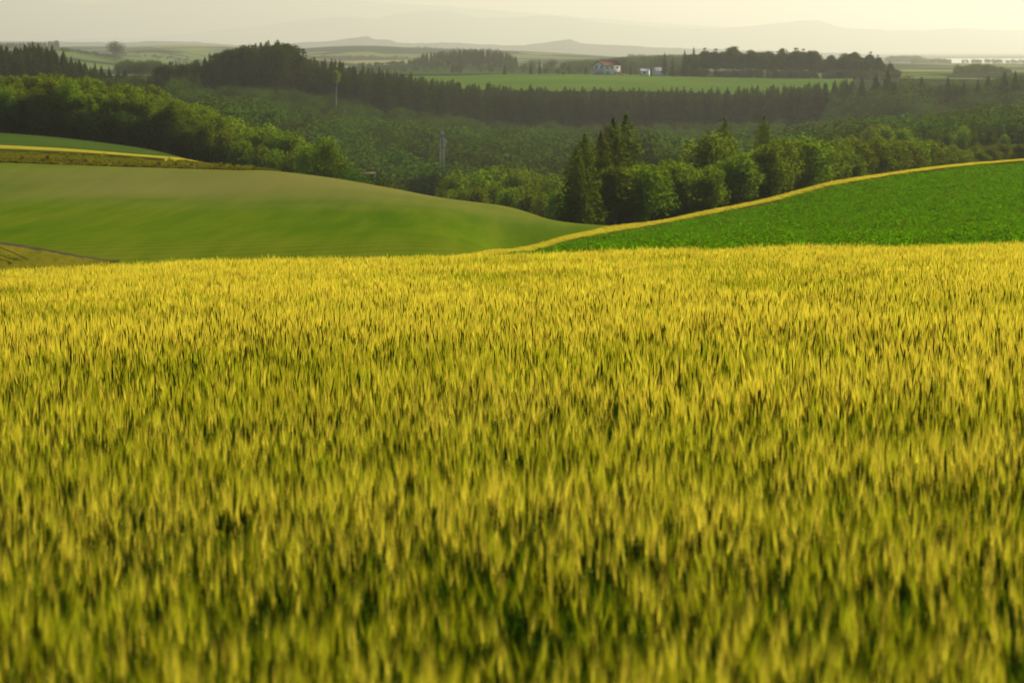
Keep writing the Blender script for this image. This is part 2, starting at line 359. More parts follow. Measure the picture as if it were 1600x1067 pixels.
# small barley corner, soil strip -------------------------------------------------------------
soil_hi = solved([(-300, 352), (0, 381.5), (60, 391), (110, 401), (170, 411)], 118, 175, 10)
soil_lo = solved([(-300, 357), (0, 386), (60, 395), (110, 404), (170, 413)], 115, 172, 10)
M['bare_soil'] = field_mat('bare_soil', [(.11, .085, .05), (.15, .12, .07)], 1.0, .05)
tag(sheet('bare_soil_strip', -700, 185, soil_lo, soil_hi, M['bare_soil'], .14, (120, 8)), kind='structure')
M['corner'] = field_mat('corner_barley', [(.16, .17, .01), (.30, .26, .02)], .25, .1, 3, stretch=(1, .3, 1, .6))
tag(sheet('corner_field', -700, 170, lambda p: 104.0, lambda p: soil_lo(p) - .3, M['corner'], .16, (160, 50), 0, .05), kind='structure')

M['track'] = field_mat('trodden_crop', [(.035, .07, .012), (.06, .10, .015)], 1.0)
for (pa, ra, pb, rb) in ((-60, 376, 40, 414), (-60, 390, 22, 416)):
    ps = np.linspace(pa, pb, 24); rows = ra + (rb - ra) * ((ps - pa) / (pb - pa)) ** 1.3
    ys = np.array([min(Yof(p_, r_, 106, 170), soil_lo(p_) - .4) for p_, r_ in zip(ps, rows)])
    Yt = np.stack([ys - .35, ys + .35]); Xt = xat(np.stack([ps, ps]), Yt); Zt = H(Xt, Yt) + .30
    tag(grid_mesh('path', Xt, Yt, Zt, M['track']), kind='structure')
# verge, yellow strip, meadow at the top of the left hill
M['verge'] = field_mat('verge_grass', [(.05, .09, .012), (.15, .18, .015), (.20, .10, .03), (.10, .13, .015)], .45, .3, 1.2, stretch=(.25, 1, 1))
v_lo = lambda p: left_top(p) + .2
y_lo = solved([(-300, 229), (0, 238.5), (100, 243), (200, 249.5), (300, 257.5), (400, 265)], 262, 305)
y_hi = solved([(-300, 223), (0, 231), (100, 236), (200, 244.5), (300, 253.5), (400, 263)], 264, 320)
tag(sheet('grass_verge', -850, 400, v_lo, y_lo, M['verge'], .10, (300, 26), 0, .16), kind='structure')
M['yellow'] = field_mat('ripe_strip', [(.48, .40, .03), (.60, .49, .05)], .3, .15, 3)
tag(sheet('yellow_grass_strip', -850, 440, lambda p: y_lo(p) + .1, lambda p: max(y_hi(p), y_lo(p) + 4), M['yellow'], .15, (300, 8), .25), kind='structure')
M['meadow'] = field_mat('meadow_grass', [(.06, .11, .014), (.085, .14, .02)], .05, .15, 1)
m_hi = ln([(-850, 440), (0, 434), (300, 430), (420, 400), (480, 330)])
tag(sheet('meadow', -850, 470, lambda p: max(y_hi(p), y_lo(p) + 4) + .2, m_hi, M['meadow'], .05, (200, 60)), kind='structure')

# right crop field and the ripe strip on its far edge
M['right_field'] = field_mat('leafy_crop_soil', [(.09, .20, .004), (.14, .26, .005)], .3, .1, 2)
M['potato'] = leaf_mat('crop_leaves', (.10, .25, .003), (.23, .40, .006), .5, (1.3, 1.3, .3), .4, .3)
tag(sheet('right_crop_field', 700, 2650, lambda p: 90.0, lambda p: strip_lo(p) - 2.6, M['right_field'], .10, (260, 120)), kind='structure')
M['strip_shade'] = field_mat('painted_strip_shade', [(.012, .02, .006), (.03, .04, .012)], 1.5)  # near-black colour that paints the shade below the ripe strip
tag(sheet('strip_shade_band', 700, 2650, lambda p: strip_lo(p) - 2.7, lambda p: strip_lo(p) - .02, M['strip_shade'], .04, (260, 5)), kind='structure')  # dark sheet in place of the shadow along the strip's lower edge
_hi = solved([(640, 428), (740, 406), (800, 396), (840, 389), (890, 374.5), (960, 359.5), (985, 355)], 110, 235, 10)
_rd = ln([(960, 201), (1000, 205), (1100, 212), (1200, 220), (1300, 230), (1400, 238), (1500, 248), (1600, 258), (2700, 262)])
def strip_hi(p):
    k = min(max((p - 925) / 60, 0), 1); return max(strip_lo(p) + 3.0, _hi(min(p, 985)) * (1 - k) + _rd(p) * k)
tag(sheet('ripe_wheat_strip', 690, 2650, strip_lo, strip_hi, M['yellow'], .0, (500, 14), .20, .02, False), kind='structure')
M['back_field'] = field_mat('back_pasture', [(.11, .20, .025), (.16, .26, .035)], .01)
tag(sheet('back_pasture', 640, 1330, lambda p: 1236.0, lambda p: 1530.0, M['back_field'], .35, (160, 50)), kind='structure')

# ------------------------------------------------------------------ scattering of uncountable plants (one object each)
def scatter(name, protos, pos, idx, rot, scl, label, mat):
    col = bpy.data.collections.new(name + '_kinds')
    for i, pm in enumerate(protos):
        col.objects.link(bpy.data.objects.new('%s_kind_%02d' % (name, i), pm))
    me = bpy.data.meshes.new(name); me.vertices.add(len(pos)); me.vertices.foreach_set('co', np.asarray(pos, np.float32).ravel())
    for nm, ty, arr in (('pick', 'INT', idx), ('turn', 'FLOAT_VECTOR', rot), ('size', 'FLOAT_VECTOR', scl)):
        at = me.attributes.new(nm, ty, 'POINT')
        at.data.foreach_set('value' if ty == 'INT' else 'vector', np.asarray(arr, np.int32 if ty == 'INT' else np.float32).ravel())
    me.materials.append(mat)
    o = obj(name, me)
    g = bpy.data.node_groups.new(name, 'GeometryNodeTree')
    g.interface.new_socket('Geometry', in_out='INPUT', socket_type='NodeSocketGeometry')
    g.interface.new_socket('Geometry', in_out='OUTPUT', socket_type='NodeSocketGeometry')
    gi = g.nodes.new('NodeGroupInput'); go = g.nodes.new('NodeGroupOutput')
    ip = g.nodes.new('GeometryNodeInstanceOnPoints'); ci = g.nodes.new('GeometryNodeCollectionInfo')
    ci.inputs['Collection'].default_value = col; ci.inputs['Separate Children'].default_value = True; ci.inputs['Reset Children'].default_value = True
    ip.inputs['Pick Instance'].default_value = True
    def attr(nm, ty):
        a = g.nodes.new('GeometryNodeInputNamedAttribute'); a.data_type = ty; a.inputs['Name'].default_value = nm; return a.outputs['Attribute']
    er = g.nodes.new('FunctionNodeEulerToRotation')
    L = g.links.new
    L(gi.outputs[0], ip.inputs['Points']); L(ci.outputs[0], ip.inputs['Instance'])
    L(attr('pick', 'INT'), ip.inputs['Instance Index']); L(attr('turn', 'FLOAT_VECTOR'), er.inputs[0]); L(er.outputs[0], ip.inputs['Rotation'])
    L(attr('size', 'FLOAT_VECTOR'), ip.inputs['Scale']); L(ip.outputs[0], go.inputs[0])
    md = o.modifiers.new('scatter', 'NODES'); md.node_group = g
    tag(o, label, None, None, 'stuff')
    return o

# barley: one stalk with leaves, an ear and its awns; materials 0 stem, 1 ear, 2 awn, 3 green awn
class Tri:
    def __init__(s): s.v, s.f, s.m, s.n = [], [], [], 0
    def add(s, v, f, m):
        s.v.append(np.asarray(v, float)); s.f += [tuple(i + s.n for i in q) for q in f]; s.m += [m] * len(f); s.n += len(v)
    def mesh(s, name, mats): return mesh(name, np.concatenate(s.v), s.f, mats, s.m)
def ribbon(T_, pts, wd, side, m):
    pts = np.asarray(pts, float); n = len(pts); wd = np.asarray(wd, float)[:, None]
    v = np.concatenate([pts - side * wd * .5, pts + side * wd * .5])
    T_.add(v, [(i, i + 1, n + i + 1, n + i) for i in range(n - 1)], m)
def stalk(T_, x, y, r, lod, green=0.0, lo=0.0):
    h = r.normal(.74, .05); bare = r.random() < (.10, .07, .05)[lod]; h += .05 * bare; a = r.uniform(0, 2 * math.pi); lean = abs(r.normal(0, .035)) + .01
    d = np.array([math.cos(a), math.sin(a), 0]) * lean + np.array([.008, -.005, 0])
    base = np.array([x, y, lo]); top = np.array([x, y, h]) + d * h; mid = base * .45 + top * .55 - d * .12
    sw = (.0035, .005, .010)[lod]
    for k in range(1 if lod == 2 else 2):
        b = a + k * math.pi / 2; side = np.array([math.cos(b), math.sin(b), 0])
        ribbon(T_, [base, mid, top], [sw, sw, sw * .7], side, 0)
    for k in range((4, 3, 2)[lod]):                                  # leaves
        b = r.uniform(0, 2 * math.pi); dd = np.array([math.cos(b), math.sin(b), 0]); side = np.array([-dd[1], dd[0], 0])
        z0 = r.uniform(.25, .62); L = r.uniform(.14, .26); p0 = base + (top - base) * z0 / h
        w0 = (.010, .013, .022)[lod]
        if lod < 2:
            pts = [p0, p0 + dd * L * .3 + [0, 0, L * .45], p0 + dd * L * .7 + [0, 0, L * .5], p0 + dd * L + [0, 0, L * .25]]
            ribbon(T_, pts, [w0 * .7, w0, w0 * .8, .001], side, 0)
        else:
            ribbon(T_, [p0, p0 + dd * L * .3 + [0, 0, L * .45], p0 + dd * L * .8 + [0, 0, L * .4]], [w0 * .7, w0, .001], side, 0)
    ax = d / np.linalg.norm(d) * r.uniform(.02, .28) + np.array([0, 0, 1.0]); ax /= np.linalg.norm(ax)
    el = r.uniform(.07, .095) * (1.35 if bare else 1); sd = np.cross(ax, [math.cos(a), math.sin(a), .1]); sd /= np.linalg.norm(sd); s2 = np.cross(ax, sd)
    if lod == 0:
        ns = 6; nr = 9; V = []
        for i in range(nr):
            t = i / (nr - 1); rad = (.0085 if bare else .0072) * (math.sin(math.pi * min(1, .12 + t * .88)) ** .5) * (1.0 if i % 2 else .72) * (1 - .35 * t)
            V += [top + ax * el * t + rad * (math.cos(q) * sd + .7 * math.sin(q) * s2) for q in np.arange(ns) * 2 * math.pi / ns]
        T_.add(V, [(i * ns + j, i * ns + (j + 1) % ns, (i + 1) * ns + (j + 1) % ns, (i + 1) * ns + j) for i in range(nr - 1) for j in range(ns)], 1)
    else:
        ew = (0, .011, .013)[lod]
        for s_ in ((sd, s2) if lod == 1 else (sd,)):
            ribbon(T_, [top, top + ax * el * .3, top + ax * el * .75, top + ax * el], [ew * .5, ew, ew * .8, ew * .2], s_, 1)
    if lod == 0 and r.random() < .05:  # tiny pale bead painted as a dew glint
        c0 = top + ax * el * r.uniform(-1.5, 1.2) + sd * .01; k_ = r.uniform(.002, .004)
        T_.add([c0 + k_ * np.array(v_) for v_ in ((1, 0, 0), (-1, 0, 0), (0, 1, 0), (0, -1, 0), (0, 0, 1), (0, 0, -1))],
               [(0, 2, 4), (2, 1, 4), (1, 3, 4), (3, 0, 4), (2, 0, 5), (1, 2, 5), (3, 1, 5), (0, 3, 5)], 4)
    na = 0 if bare else (16, 20, 7)[lod]; aw = (.0012, .0024, .0082)[lod]
    am = 3 if r.random() < green else 2
    for i in range(na):                                              # awns: a narrow brush round the ear
        t = (i + .5) / na; q = (i % 2) * math.pi + r.normal(0, .7); out = math.cos(q) * sd + math.sin(q) * s2 * .6
        p0 = top + ax * el * t * .9; L = r.uniform(.10, .145); sp = r.uniform(.04, .17)
        dr = ax + out * sp; dr /= np.linalg.norm(dr)
        side = np.cross(dr, out + r.normal(0, .6, 3)); side /= np.linalg.norm(side) + 1e-9
        p1 = p0 + dr * L * .5; p2 = p0 + dr * L + out * L * r.uniform(0, .06)
        v = np.array([p0 - side * aw * .5, p0 + side * aw * .5, p2, p1])
        T_.add(v[:3], [(0, 1, 2)], am)
def barley_proto(i, lod, n, rad, green):
    r = np.random.default_rng(1000 + i + 100 * lod); T_ = Tri()
    for k in range(n):
        q = r.uniform(0, 2 * math.pi); d = rad * math.sqrt(r.random()) if n > 1 else 0
        stalk(T_, d * math.cos(q), d * math.sin(q), r, lod, green, (0.0, .15, .35)[lod])
    return T_.mesh('barley_%d_%d' % (lod, i), [M['stem'], M['ear'], M['awn'], M['awng'], M['drop']])
protos = [barley_proto(i, 0, 3, .07, .1 if i < 7 else .8) for i in range(10)]
protos += [barley_proto(i, 1, 9, .15, .1 if i < 7 else .8) for i in range(10)]
protos += [barley_proto(i, 2, 26, .30, .08 if i < 7 else .8) for i in range(10)]

def vnoise(x, y, seed, s):
    """smooth value noise"""
    r = np.random.default_rng(seed); G = r.random((256, 256)); x = np.asarray(x) / s + 1000; y = np.asarray(y) / s + 1000
    ix = np.floor(x).astype(int); iy = np.floor(y).astype(int); fx = x - ix; fy = y - iy; fx = fx * fx * (3 - 2 * fx); fy = fy * fy * (3 - 2 * fy)
    g = lambda a, b: G[a % 256, b % 256]
    return (g(ix, iy) * (1 - fx) + g(ix + 1, iy) * fx) * (1 - fy) + (g(ix, iy + 1) * (1 - fx) + g(ix + 1, iy + 1) * fx) * fy
def field_pts(y0, y1, cell, halfw):
    ys = np.arange(y0, y1, cell); P = []
    for y in ys:
        w_ = halfw(y); xs = np.arange(-w_, w_, cell); P.append(np.stack([xs, np.full_like(xs, y)], 1))
    P = np.concatenate(P); return P + rng.uniform(-.5, .5, P.shape) * cell
half = lambda y: .215 * y * 1.12 + 1.3
zones = [(2.8, 15.0, .10, 0), (15.0, 36.0, .17, 10), (36.0, 91.0, .36, 20)]
pos, idx, rot, scl = [], [], [], []
for y0, y1, cell, base in zones:
    p = field_pts(max(2.8, y0 - 6), y1 + 6, cell, half)
    yb = p[:, 1] + (vnoise(p[:, 0], p[:, 1], 77, 1.2) - .5) * 10; p = p[((yb >= y0) | (y0 < 3)) & ((yb < y1) | (y1 > 80)) & (p[:, 1] < 92)]; n = len(p)
    dens = vnoise(p[:, 0], p[:, 1], 3, .55) * .6 + vnoise(p[:, 0], p[:, 1], 4, 1.7) * .4
    big = vnoise(p[:, 0], p[:, 1], 5, 2.2) * .6 + vnoise(p[:, 0], p[:, 1] * .6, 6, 5.0) * .4
    keep = rng.random(n) < np.clip(.45 + 1.2 * dens, 0, 1); p, dens, big = p[keep], dens[keep], big[keep]; n = len(p)
    g = rng.random(n) < np.clip((.48 - big) * 3 + .16 + np.clip((26 - p[:, 1]) * .025, 0, .42), .05, .9)
    hs = np.clip(1.0 + (dens - .5) * .20 + (big - .5) * .20 + rng.normal(0, .04, n), .72, 1.2)
    pos.append(np.column_stack([p, H(p[:, 0], p[:, 1]) - .01]))
    idx.append(base + np.where(g, rng.integers(7, 10, n), rng.integers(0, 7, n)))
    rot.append(np.column_stack([rng.normal(0, .025, n), rng.normal(0, .025, n), rng.uniform(0, 6.28, n)]))
    scl.append(np.column_stack([rng.uniform(.9, 1.12, n), rng.uniform(.9, 1.12, n), hs]))
scatter('barley', protos, np.concatenate(pos), np.concatenate(idx), np.concatenate(rot), np.concatenate(scl),
        'ripening yellow green bearded barley filling the whole near slope', M['awn'])
print('barley clumps', sum(len(q) for q in pos))

wp = []
for k in range(16000):
    c = rng.uniform(690, 1720); lo_, hi_ = strip_lo(c), strip_hi(c); Y = lo_ + rng.uniform(.02, 1) * (hi_ - lo_); wp.append((xat(c, Y), Y))
wp = np.array(wp); n = len(wp)
scatter('ripe_wheat', protos[20:27], np.column_stack([wp, H(wp[:, 0], wp[:, 1]) + .02]), rng.integers(0, 7, n), np.column_stack([rng.normal(0, .05, n), rng.normal(0, .05, n), rng.uniform(0, 6.28, n)]),
        np.column_stack([rng.uniform(.8, 1.2, n), rng.uniform(.8, 1.2, n), rng.uniform(.28, .38, n)]), 'ripe golden wheat standing in the narrow strip above the leafy crop', M['awn'])
# leafy crop on the right slope
def leafy(i):
    r = np.random.default_rng(50 + i); T_ = Tri()
    for k in range(34):
        q = r.uniform(0, 6.28); e = r.uniform(.15, 1.4); d = np.array([math.cos(q) * math.cos(e), math.sin(q) * math.cos(e), math.sin(e)])
        c = d * r.uniform(.10, .34) * np.array([1, 1, .95]) + [0, 0, .05]; s = r.uniform(.05, .09)
        u = np.cross(d, r.normal(0, 1, 3)); u /= np.linalg.norm(u); v = np.cross(d, u)
        T_.add([c - u * s, c - v * s * .6, c + u * s, c + v * s * .6], [(0, 1, 2, 3)], 0)
    return T_.mesh('leafy_%d' % i, [M['potato']])
rp = []
for yy in np.arange(92.0, 262, .5):
    c0, c1 = xat(740, yy), xat(1720, yy)
    xs = np.arange(c0, c1, .5); rp.append(np.stack([xs, np.full_like(xs, yy)], 1))
rp = np.concatenate(rp); rp += rng.uniform(-.28, .28, rp.shape); cc = col_of(rp[:, 0], rp[:, 1])
ok = rp[:, 1] < np.array([strip_lo(c) for c in cc]) - 2.9
rp = rp[ok & (rng.random(len(rp)) < .9)]; n = len(rp)
zz = vnoise(rp[:, 0], rp[:, 1], 9, 3.5)
sz = np.clip(.45 + .55 * zz + rng.normal(0, .09, n), .3, 1.1)
scatter('leafy_crop', [leafy(i) for i in range(6)], np.column_stack([rp, H(rp[:, 0], rp[:, 1]) + .08]), rng.integers(0, 6, n),
        np.column_stack([np.zeros(n), np.zeros(n), rng.uniform(0, 6.28, n)]), np.column_stack([sz, sz, sz * 1.05]),
        'dense bright green leafy crop covering the right-hand slope', M['potato'])

# tufts on the verge
def tuft(i, n, hgt, mat, wd):
    r = np.random.default_rng(80 + i); T_ = Tri()
    for k in range(n):
        q = r.uniform(0, 6.28); dd = np.array([math.cos(q), math.sin(q), 0]); side = np.array([-dd[1], dd[0], 0]); L = hgt * r.uniform(.6, 1.2)
        p0 = dd * r.uniform(0, .12) * hgt * 2
        ribbon(T_, [p0, p0 + dd * L * .2 + [0, 0, L * .7], p0 + dd * L * .6 + [0, 0, L]], [wd, wd, .002], side, 0)
    return T_.mesh('tuft_%d' % i, [mat])
M['tuftm'] = leaf_mat('tuft_blades', (.14, .18, .012), (.34, .33, .03), .5, (1.2, 1.1, .3), .3, .3)
M['tuftred'] = leaf_mat('dry_weeds', (.12, .08, .02), (.20, .15, .03), .4, (1.2, 1.0, .3), .5, .3)
vp = []
for k in range(16000):
    c = rng.uniform(-60, 400); lo_, hi_ = left_top(c), y_lo(c)
    if hi_ - lo_ < .5: continue
    t = rng.random(); Y = lo_ + t * (hi_ - lo_); vp.append((xat(c, Y), Y, 1 if t < .35 and rng.random() < .35 else 0))
vp = np.array(vp); n = len(vp); s = rng.uniform(.18, .48, n) * (1 + (rng.random(n) < .012) * 2.)
scatter('verge_grass_tufts', [tuft(20 + i, 16, .4, M['tuftm'], .06) for i in range(4)] + [tuft(30 + i, 16, .45, M['tuftred'], .07) for i in range(3)],
        np.column_stack([vp[:, :2], H(vp[:, 0], vp[:, 1]) + .05]), np.where(vp[:, 2] > 0, rng.integers(4, 7, n), rng.integers(0, 4, n)),
        np.column_stack([np.zeros(n), np.zeros(n), rng.uniform(0, 6.28, n)]), np.column_stack([s, s, s]),
        'rough grass and reddish dry weeds on the field verge', M['tuftm'])

# ------------------------------------------------------------------ trees (unit: a tree one metre tall, scaled up)
def quads(c, nrm, s, r, asp=.7):
    """one small leaf-clump face at each centre"""
    n = len(c); a = r.normal(0, 1, (n, 3)); u = np.cross(nrm, a); u /= np.linalg.norm(u, axis=1)[:, None] + 1e-9
    v = np.cross(nrm, u); v /= np.linalg.norm(v, axis=1)[:, None] + 1e-9; s = s[:, None]
    V = np.stack([c - u * s, c - v * s * asp, c + u * s * .9, c + v * s * asp], 1).reshape(-1, 3)
    return V, np.arange(n * 4).reshape(n, 4)
def broad_crown(seed, n, zlo, rx, leaf, lobes, big=1.0, name='crown', mat='broad'):
    r = np.random.default_rng(seed); cen = []; rad = []
    hc = (1 + zlo) / 2; hz = (1 - zlo) / 2
    for k in range(lobes):
        q = r.uniform(0, 6.28); e = math.asin(r.uniform(-.85, 1)); f = r.uniform(.45, .88)
        w_ = rx * (1 - .25 * max(0, math.sin(e)) ** 2) * (.8 + .2 * math.sin(q * 2 + seed))
        cen.append((math.cos(q) * math.cos(e) * w_ * f, math.sin(q) * math.cos(e) * w_ * f, hc + math.sin(e) * hz * f)); rad.append(r.uniform(.10, .17) * big * (rx / .32) ** .5)
    cen.append((0, 0, 1 - rx * .35)); rad.append(rx * .33); cen.append((0, 0, hc)); rad.append(rx * .6)
    cen = np.array(cen); rad = np.array(rad); cen[:, 2] = np.minimum(cen[:, 2], 1 - rad * r.uniform(1.0, 1.35, len(rad))); pr = rad ** 2 / (rad ** 2).sum(); k = r.choice(len(cen), n, p=pr)
    d = r.normal(0, 1, (n, 3)); d /= np.linalg.norm(d, axis=1)[:, None]
    rr = np.where(r.random(n) < .8, r.normal(.95, .11, n), r.uniform(.3, 1, n))
    P = cen[k] + d * (rad[k] * rr)[:, None]; P[:, 2] = np.minimum(P[:, 2], 1.01)
    nr = d + r.normal(0, .36, (n, 3)); nr /= np.linalg.norm(nr, axis=1)[:, None]
    V, Fc = quads(P, nr, r.uniform(.6, 1.3, n) * leaf, r)
    return mesh(name, V, Fc, [M[mat]])
def conif_crown(seed, n, zlo, rx, leaf, whorls, name='crown', mat='conif', taper=1.0, gap=.35):
    r = np.random.default_rng(seed); P = []; NR = []; S = []
    per = n // whorls
    for i in range(whorls):
        t = i / (whorls - 1) if whorls > 1 else 0; z = zlo + (1 - zlo) * (t ** .92) - .01
        R_ = rx * ((1 - t) ** taper) * (.75 + .4 * r.random()) * (min(1, .55 + t * 4)) + .012
        nb = max(3, int(5 + 5 * (1 - t))); off = r.uniform(0, 6.28)
        m_ = max(10, int(per * (.45 + 1.2 * (1 - t))))
        for j in range(m_):
            b = r.integers(nb); q = off + b * 6.28 / nb + r.normal(0, .12 + gap * .3); f = r.random() ** .6
            L = R_ * (0.75 + .4 * ((b * 7 + i * 3) % 5) / 5)
            P.append((math.cos(q) * L * f, math.sin(q) * L * f, z - L * .28 * f + r.normal(0, .55 * (1 - zlo) / whorls) + .01)); S.append(leaf * (1.25 - .5 * t))
            NR.append((r.normal(0, .5) + math.cos(q) * .3, r.normal(0, .5) + math.sin(q) * .3, 1 * (1 if r.random() < .6 else .1)))
    P = np.array(P); NR = np.array(NR); NR /= np.linalg.norm(NR, axis=1)[:, None]; S = np.array(S) * r.uniform(.6, 1.3, len(P))
    V, Fc = quads(P, NR, S, r, .55)
    return mesh(name, V, Fc, [M[mat]])
def trunk_mesh(seed, r0, top, limbs, spread, mat, z1=.35, name='trunk', n=6):
    r = np.random.default_rng(seed); b = MB()
    pts = [(0, 0, -.06), (0, 0, 0)]; x = y = 0
    for t in (.25, .5, .75, 1.0): x += r.normal(0, .012); y += r.normal(0, .012); pts.append((x, y, top * t))
    b.tube(pts, [r0 * 1.35, r0 * 1.15, r0 * .9, r0 * .7, r0 * .45, r0 * .12], n)
    for k in range(limbs):
        z = r.uniform(z1, top * .92); q = k * 2.4 + r.normal(0, .3); L = spread * r.uniform(.5, 1) * (1.1 - z * .6)
        p0 = np.array([np.interp(z, [p[2] for p in pts], [p[0] for p in pts]), np.interp(z, [p[2] for p in pts], [p[1] for p in pts]), z])
        d = np.array([math.cos(q), math.sin(q), r.uniform(.5, 1.0)]); 
        b.tube([p0, p0 + d * L * .5, p0 + d * L + np.array([0, 0, L * .2])], [r0 * .42, r0 * .28, r0 * .08], 4, cap=False)
    return mesh(name, b.v, b.f, [M[mat]], b.m)

KIND = {}
KIND['broad'] = [(broad_crown(10 + i, 5200, .12 + .05 * (i % 3), .30 + .04 * (i % 3), .0165, 26 + 3 * i), trunk_mesh(10 + i, .020, .8, 7, .22, 'bark', .22)) for i in range(5)]
KIND['broadlow'] = [(broad_crown(20 + i, 2000, .05 + .04 * (i % 3), .38 + .05 * (i % 3), .024, 9 + 2 * i, big=1.5, mat='valleyleaf'), trunk_mesh(20 + i, .022, .75, 5, .22, 'bark', .2)) for i in range(5)]
KIND['birch'] = [(broad_crown(30 + i, 5200, .12 + .06 * (i % 3), .17 + .025 * (i % 3), .0145, 24 + 2 * i, name='crown', mat='birchleaf'), trunk_mesh(30 + i, .0115, .9, 6, .13, 'birch', .35)) for i in range(5)]
KIND['conifer'] = [(conif_crown(40 + i, 3400, .16 + .05 * (i % 3), .16 + .02 * (i % 3), .016, 20), trunk_mesh(40 + i, .012, .97, 3, .05, 'bark', .2)) for i in range(4)]
KIND['confar'] = [(conif_crown(50 + i, 1700, .12 + .05 * (i % 3), .125 + .018 * (i % 3), .018, 20, taper=.72), trunk_mesh(50 + i, .0115, .97, 2, .05, 'bark', .2, n=5)) for i in range(5)]
KIND['larch'] = [(conif_crown(60 + i, 5200, .05 + .04 * i, .21 + .02 * i, .015, 22, mat='larch', taper=.5, gap=.5), trunk_mesh(60 + i, .014, .97, 4, .08, 'bark', .1)) for i in range(3)]
KIND['pine'] = [(broad_crown(70 + i, 1500, .30 + .06 * i, .17 + .02 * i, .024, 15, mat='conif'), trunk_mesh(70 + i, .013, .85, 5, .12, 'bark', .4, n=5)) for i in range(4)]

KIND['tallbirch'] = [(broad_crown(95, 1100, .66, .085, .016, 9, mat='birchleaf'), trunk_mesh(95, .010, .95, 5, .07, 'palebark', .65))]
KIND['darkdome'] = [(broad_crown(96, 2600, .3, .36, .022, 18, mat='conif'), trunk_mesh(96, .02, .8, 5, .2, 'bark', .3))]
NAMES = {'tallbirch': ('birch_tree', 'birch tree'), 'darkdome': ('broadleaf_tree', 'broadleaf tree'), 'broad': ('broadleaf_tree', 'broadleaf tree'), 'broadlow': ('broadleaf_tree', 'broadleaf tree'), 'birch': ('birch_tree', 'birch tree'),
         'conifer': ('conifer_tree', 'conifer'), 'confar': ('conifer_tree', 'conifer'), 'larch': ('larch_tree', 'larch tree'), 'pine': ('pine_tree', 'pine tree')}
COUNT = {}
def tree(kind, x, y, h, label, group=None, wide=1.0, var=None, sink=.0, z=None):
    nm, cat = NAMES[kind]; cr, tr = KIND[kind][random.randrange(len(KIND[kind])) if var is None else var]
    z = Hs(x, y) - .25 if z is None else z
    o = bpy.data.objects.new(nm, None); C.objects.link(o); o.empty_display_size = .5
    o.location = (x, y, z - sink); o.rotation_euler = (0, 0, random.uniform(0, 6.28)); o.scale = (h * wide, h * wide, h)
    tag(o, label, cat, group); COUNT[nm] = COUNT.get(nm, 0) + 1
    for n_, m_ in (('trunk', tr), ('crown', cr)):
        c = bpy.data.objects.new(n_, m_); C.objects.link(c); c.parent = o
    return o
def by_px(kind, px, Y, top, label, group=None, wide=1.0, var=None, minh=3.0):
    x = float(xat(px, Y)); z = Hs(x, Y) - .25
    h = max(minh, float(zat(top, Y)) - z)
    return tree(kind, x, Y, h, label, group, wide, var, 0, z)
def U(a, b): return random.uniform(a, b)
tl = lambda pts: (lambda p: float(np.interp(p, [q[0] for q in pts], [q[1] for q in pts])))
def tree_mass(name, kind, spots, label, wide=(1, 1.3)):
    ms = [m_[0] for m_ in KIND[kind]]; n = len(spots); S = np.array(spots)
    zz_ = H(S[:, 0], S[:, 1]) - .3; wd = rng.uniform(*wide, n)
    scatter(name, ms, np.column_stack([S[:, :2], zz_]), rng.integers(0, len(ms), n), np.column_stack([np.zeros(n), np.zeros(n), rng.uniform(0, 6.28, n)]),
            np.column_stack([S[:, 2] * wd, S[:, 2] * wd, S[:, 2]]), label, ms[0].materials[0])

# 1. the birch wood behind the dark meadow on the left hill
pine_top = tl([(1035, 92), (1060, 84), (1080, 80), (1100, 76), (1130, 74), (1160, 74), (1200, 76), (1230, 78), (1260, 80), (1290, 88), (1320, 82), (1345, 84), (1370, 86), (1378, 96), (1400, 104)])
wood_top = tl([(-150, 122), (0, 118), (90, 112), (150, 122), (235, 133), (260, 142), (300, 158), (345, 172), (385, 190), (430, 200), (470, 208)])
front_lab = 'slim birch in the front row of the wood behind the dark meadow'
fg = 'front birches of the hillside wood'; bgp = 'birches packed inside the hillside wood'
for px in np.arange(-70, 400, 15.0):
    p = px + U(-4, 4); Y = m_hi(p) + U(3, 9)
    by_px('birch', p, Y, wood_top(p) + U(8, 42) + (22 if p > 280 else 0), front_lab, fg, U(1.0, 1.35))
for row, (dy, drop) in enumerate(((16, 12), (28, 6), (42, 1), (58, 0))):
    for px in np.arange(-80, 430, 17.0):
        p = px + U(-6, 6) + row * 5; Y = m_hi(p) + dy + U(-4, 4)
        by_px('birch', p, Y, wood_top(p) + drop + U(-3, 9), 'bushy yellow-topped tree packed inside the wood on the left hill', bgp, U(1.1, 1.5))
sp = []
for px in np.arange(-90, 470, 4.0):
    for dy in (2, 9, 20, 34):
        p = px + U(-3, 3); y = m_hi(min(p, 430)) + dy + U(-2, 3); sp.append((float(xat(p, y)), y, U(3.5, 7.0)))
tree_mass('wood_undergrowth', 'broadlow', sp, 'dark undergrowth between the birch trunks', (.8, 1.1))
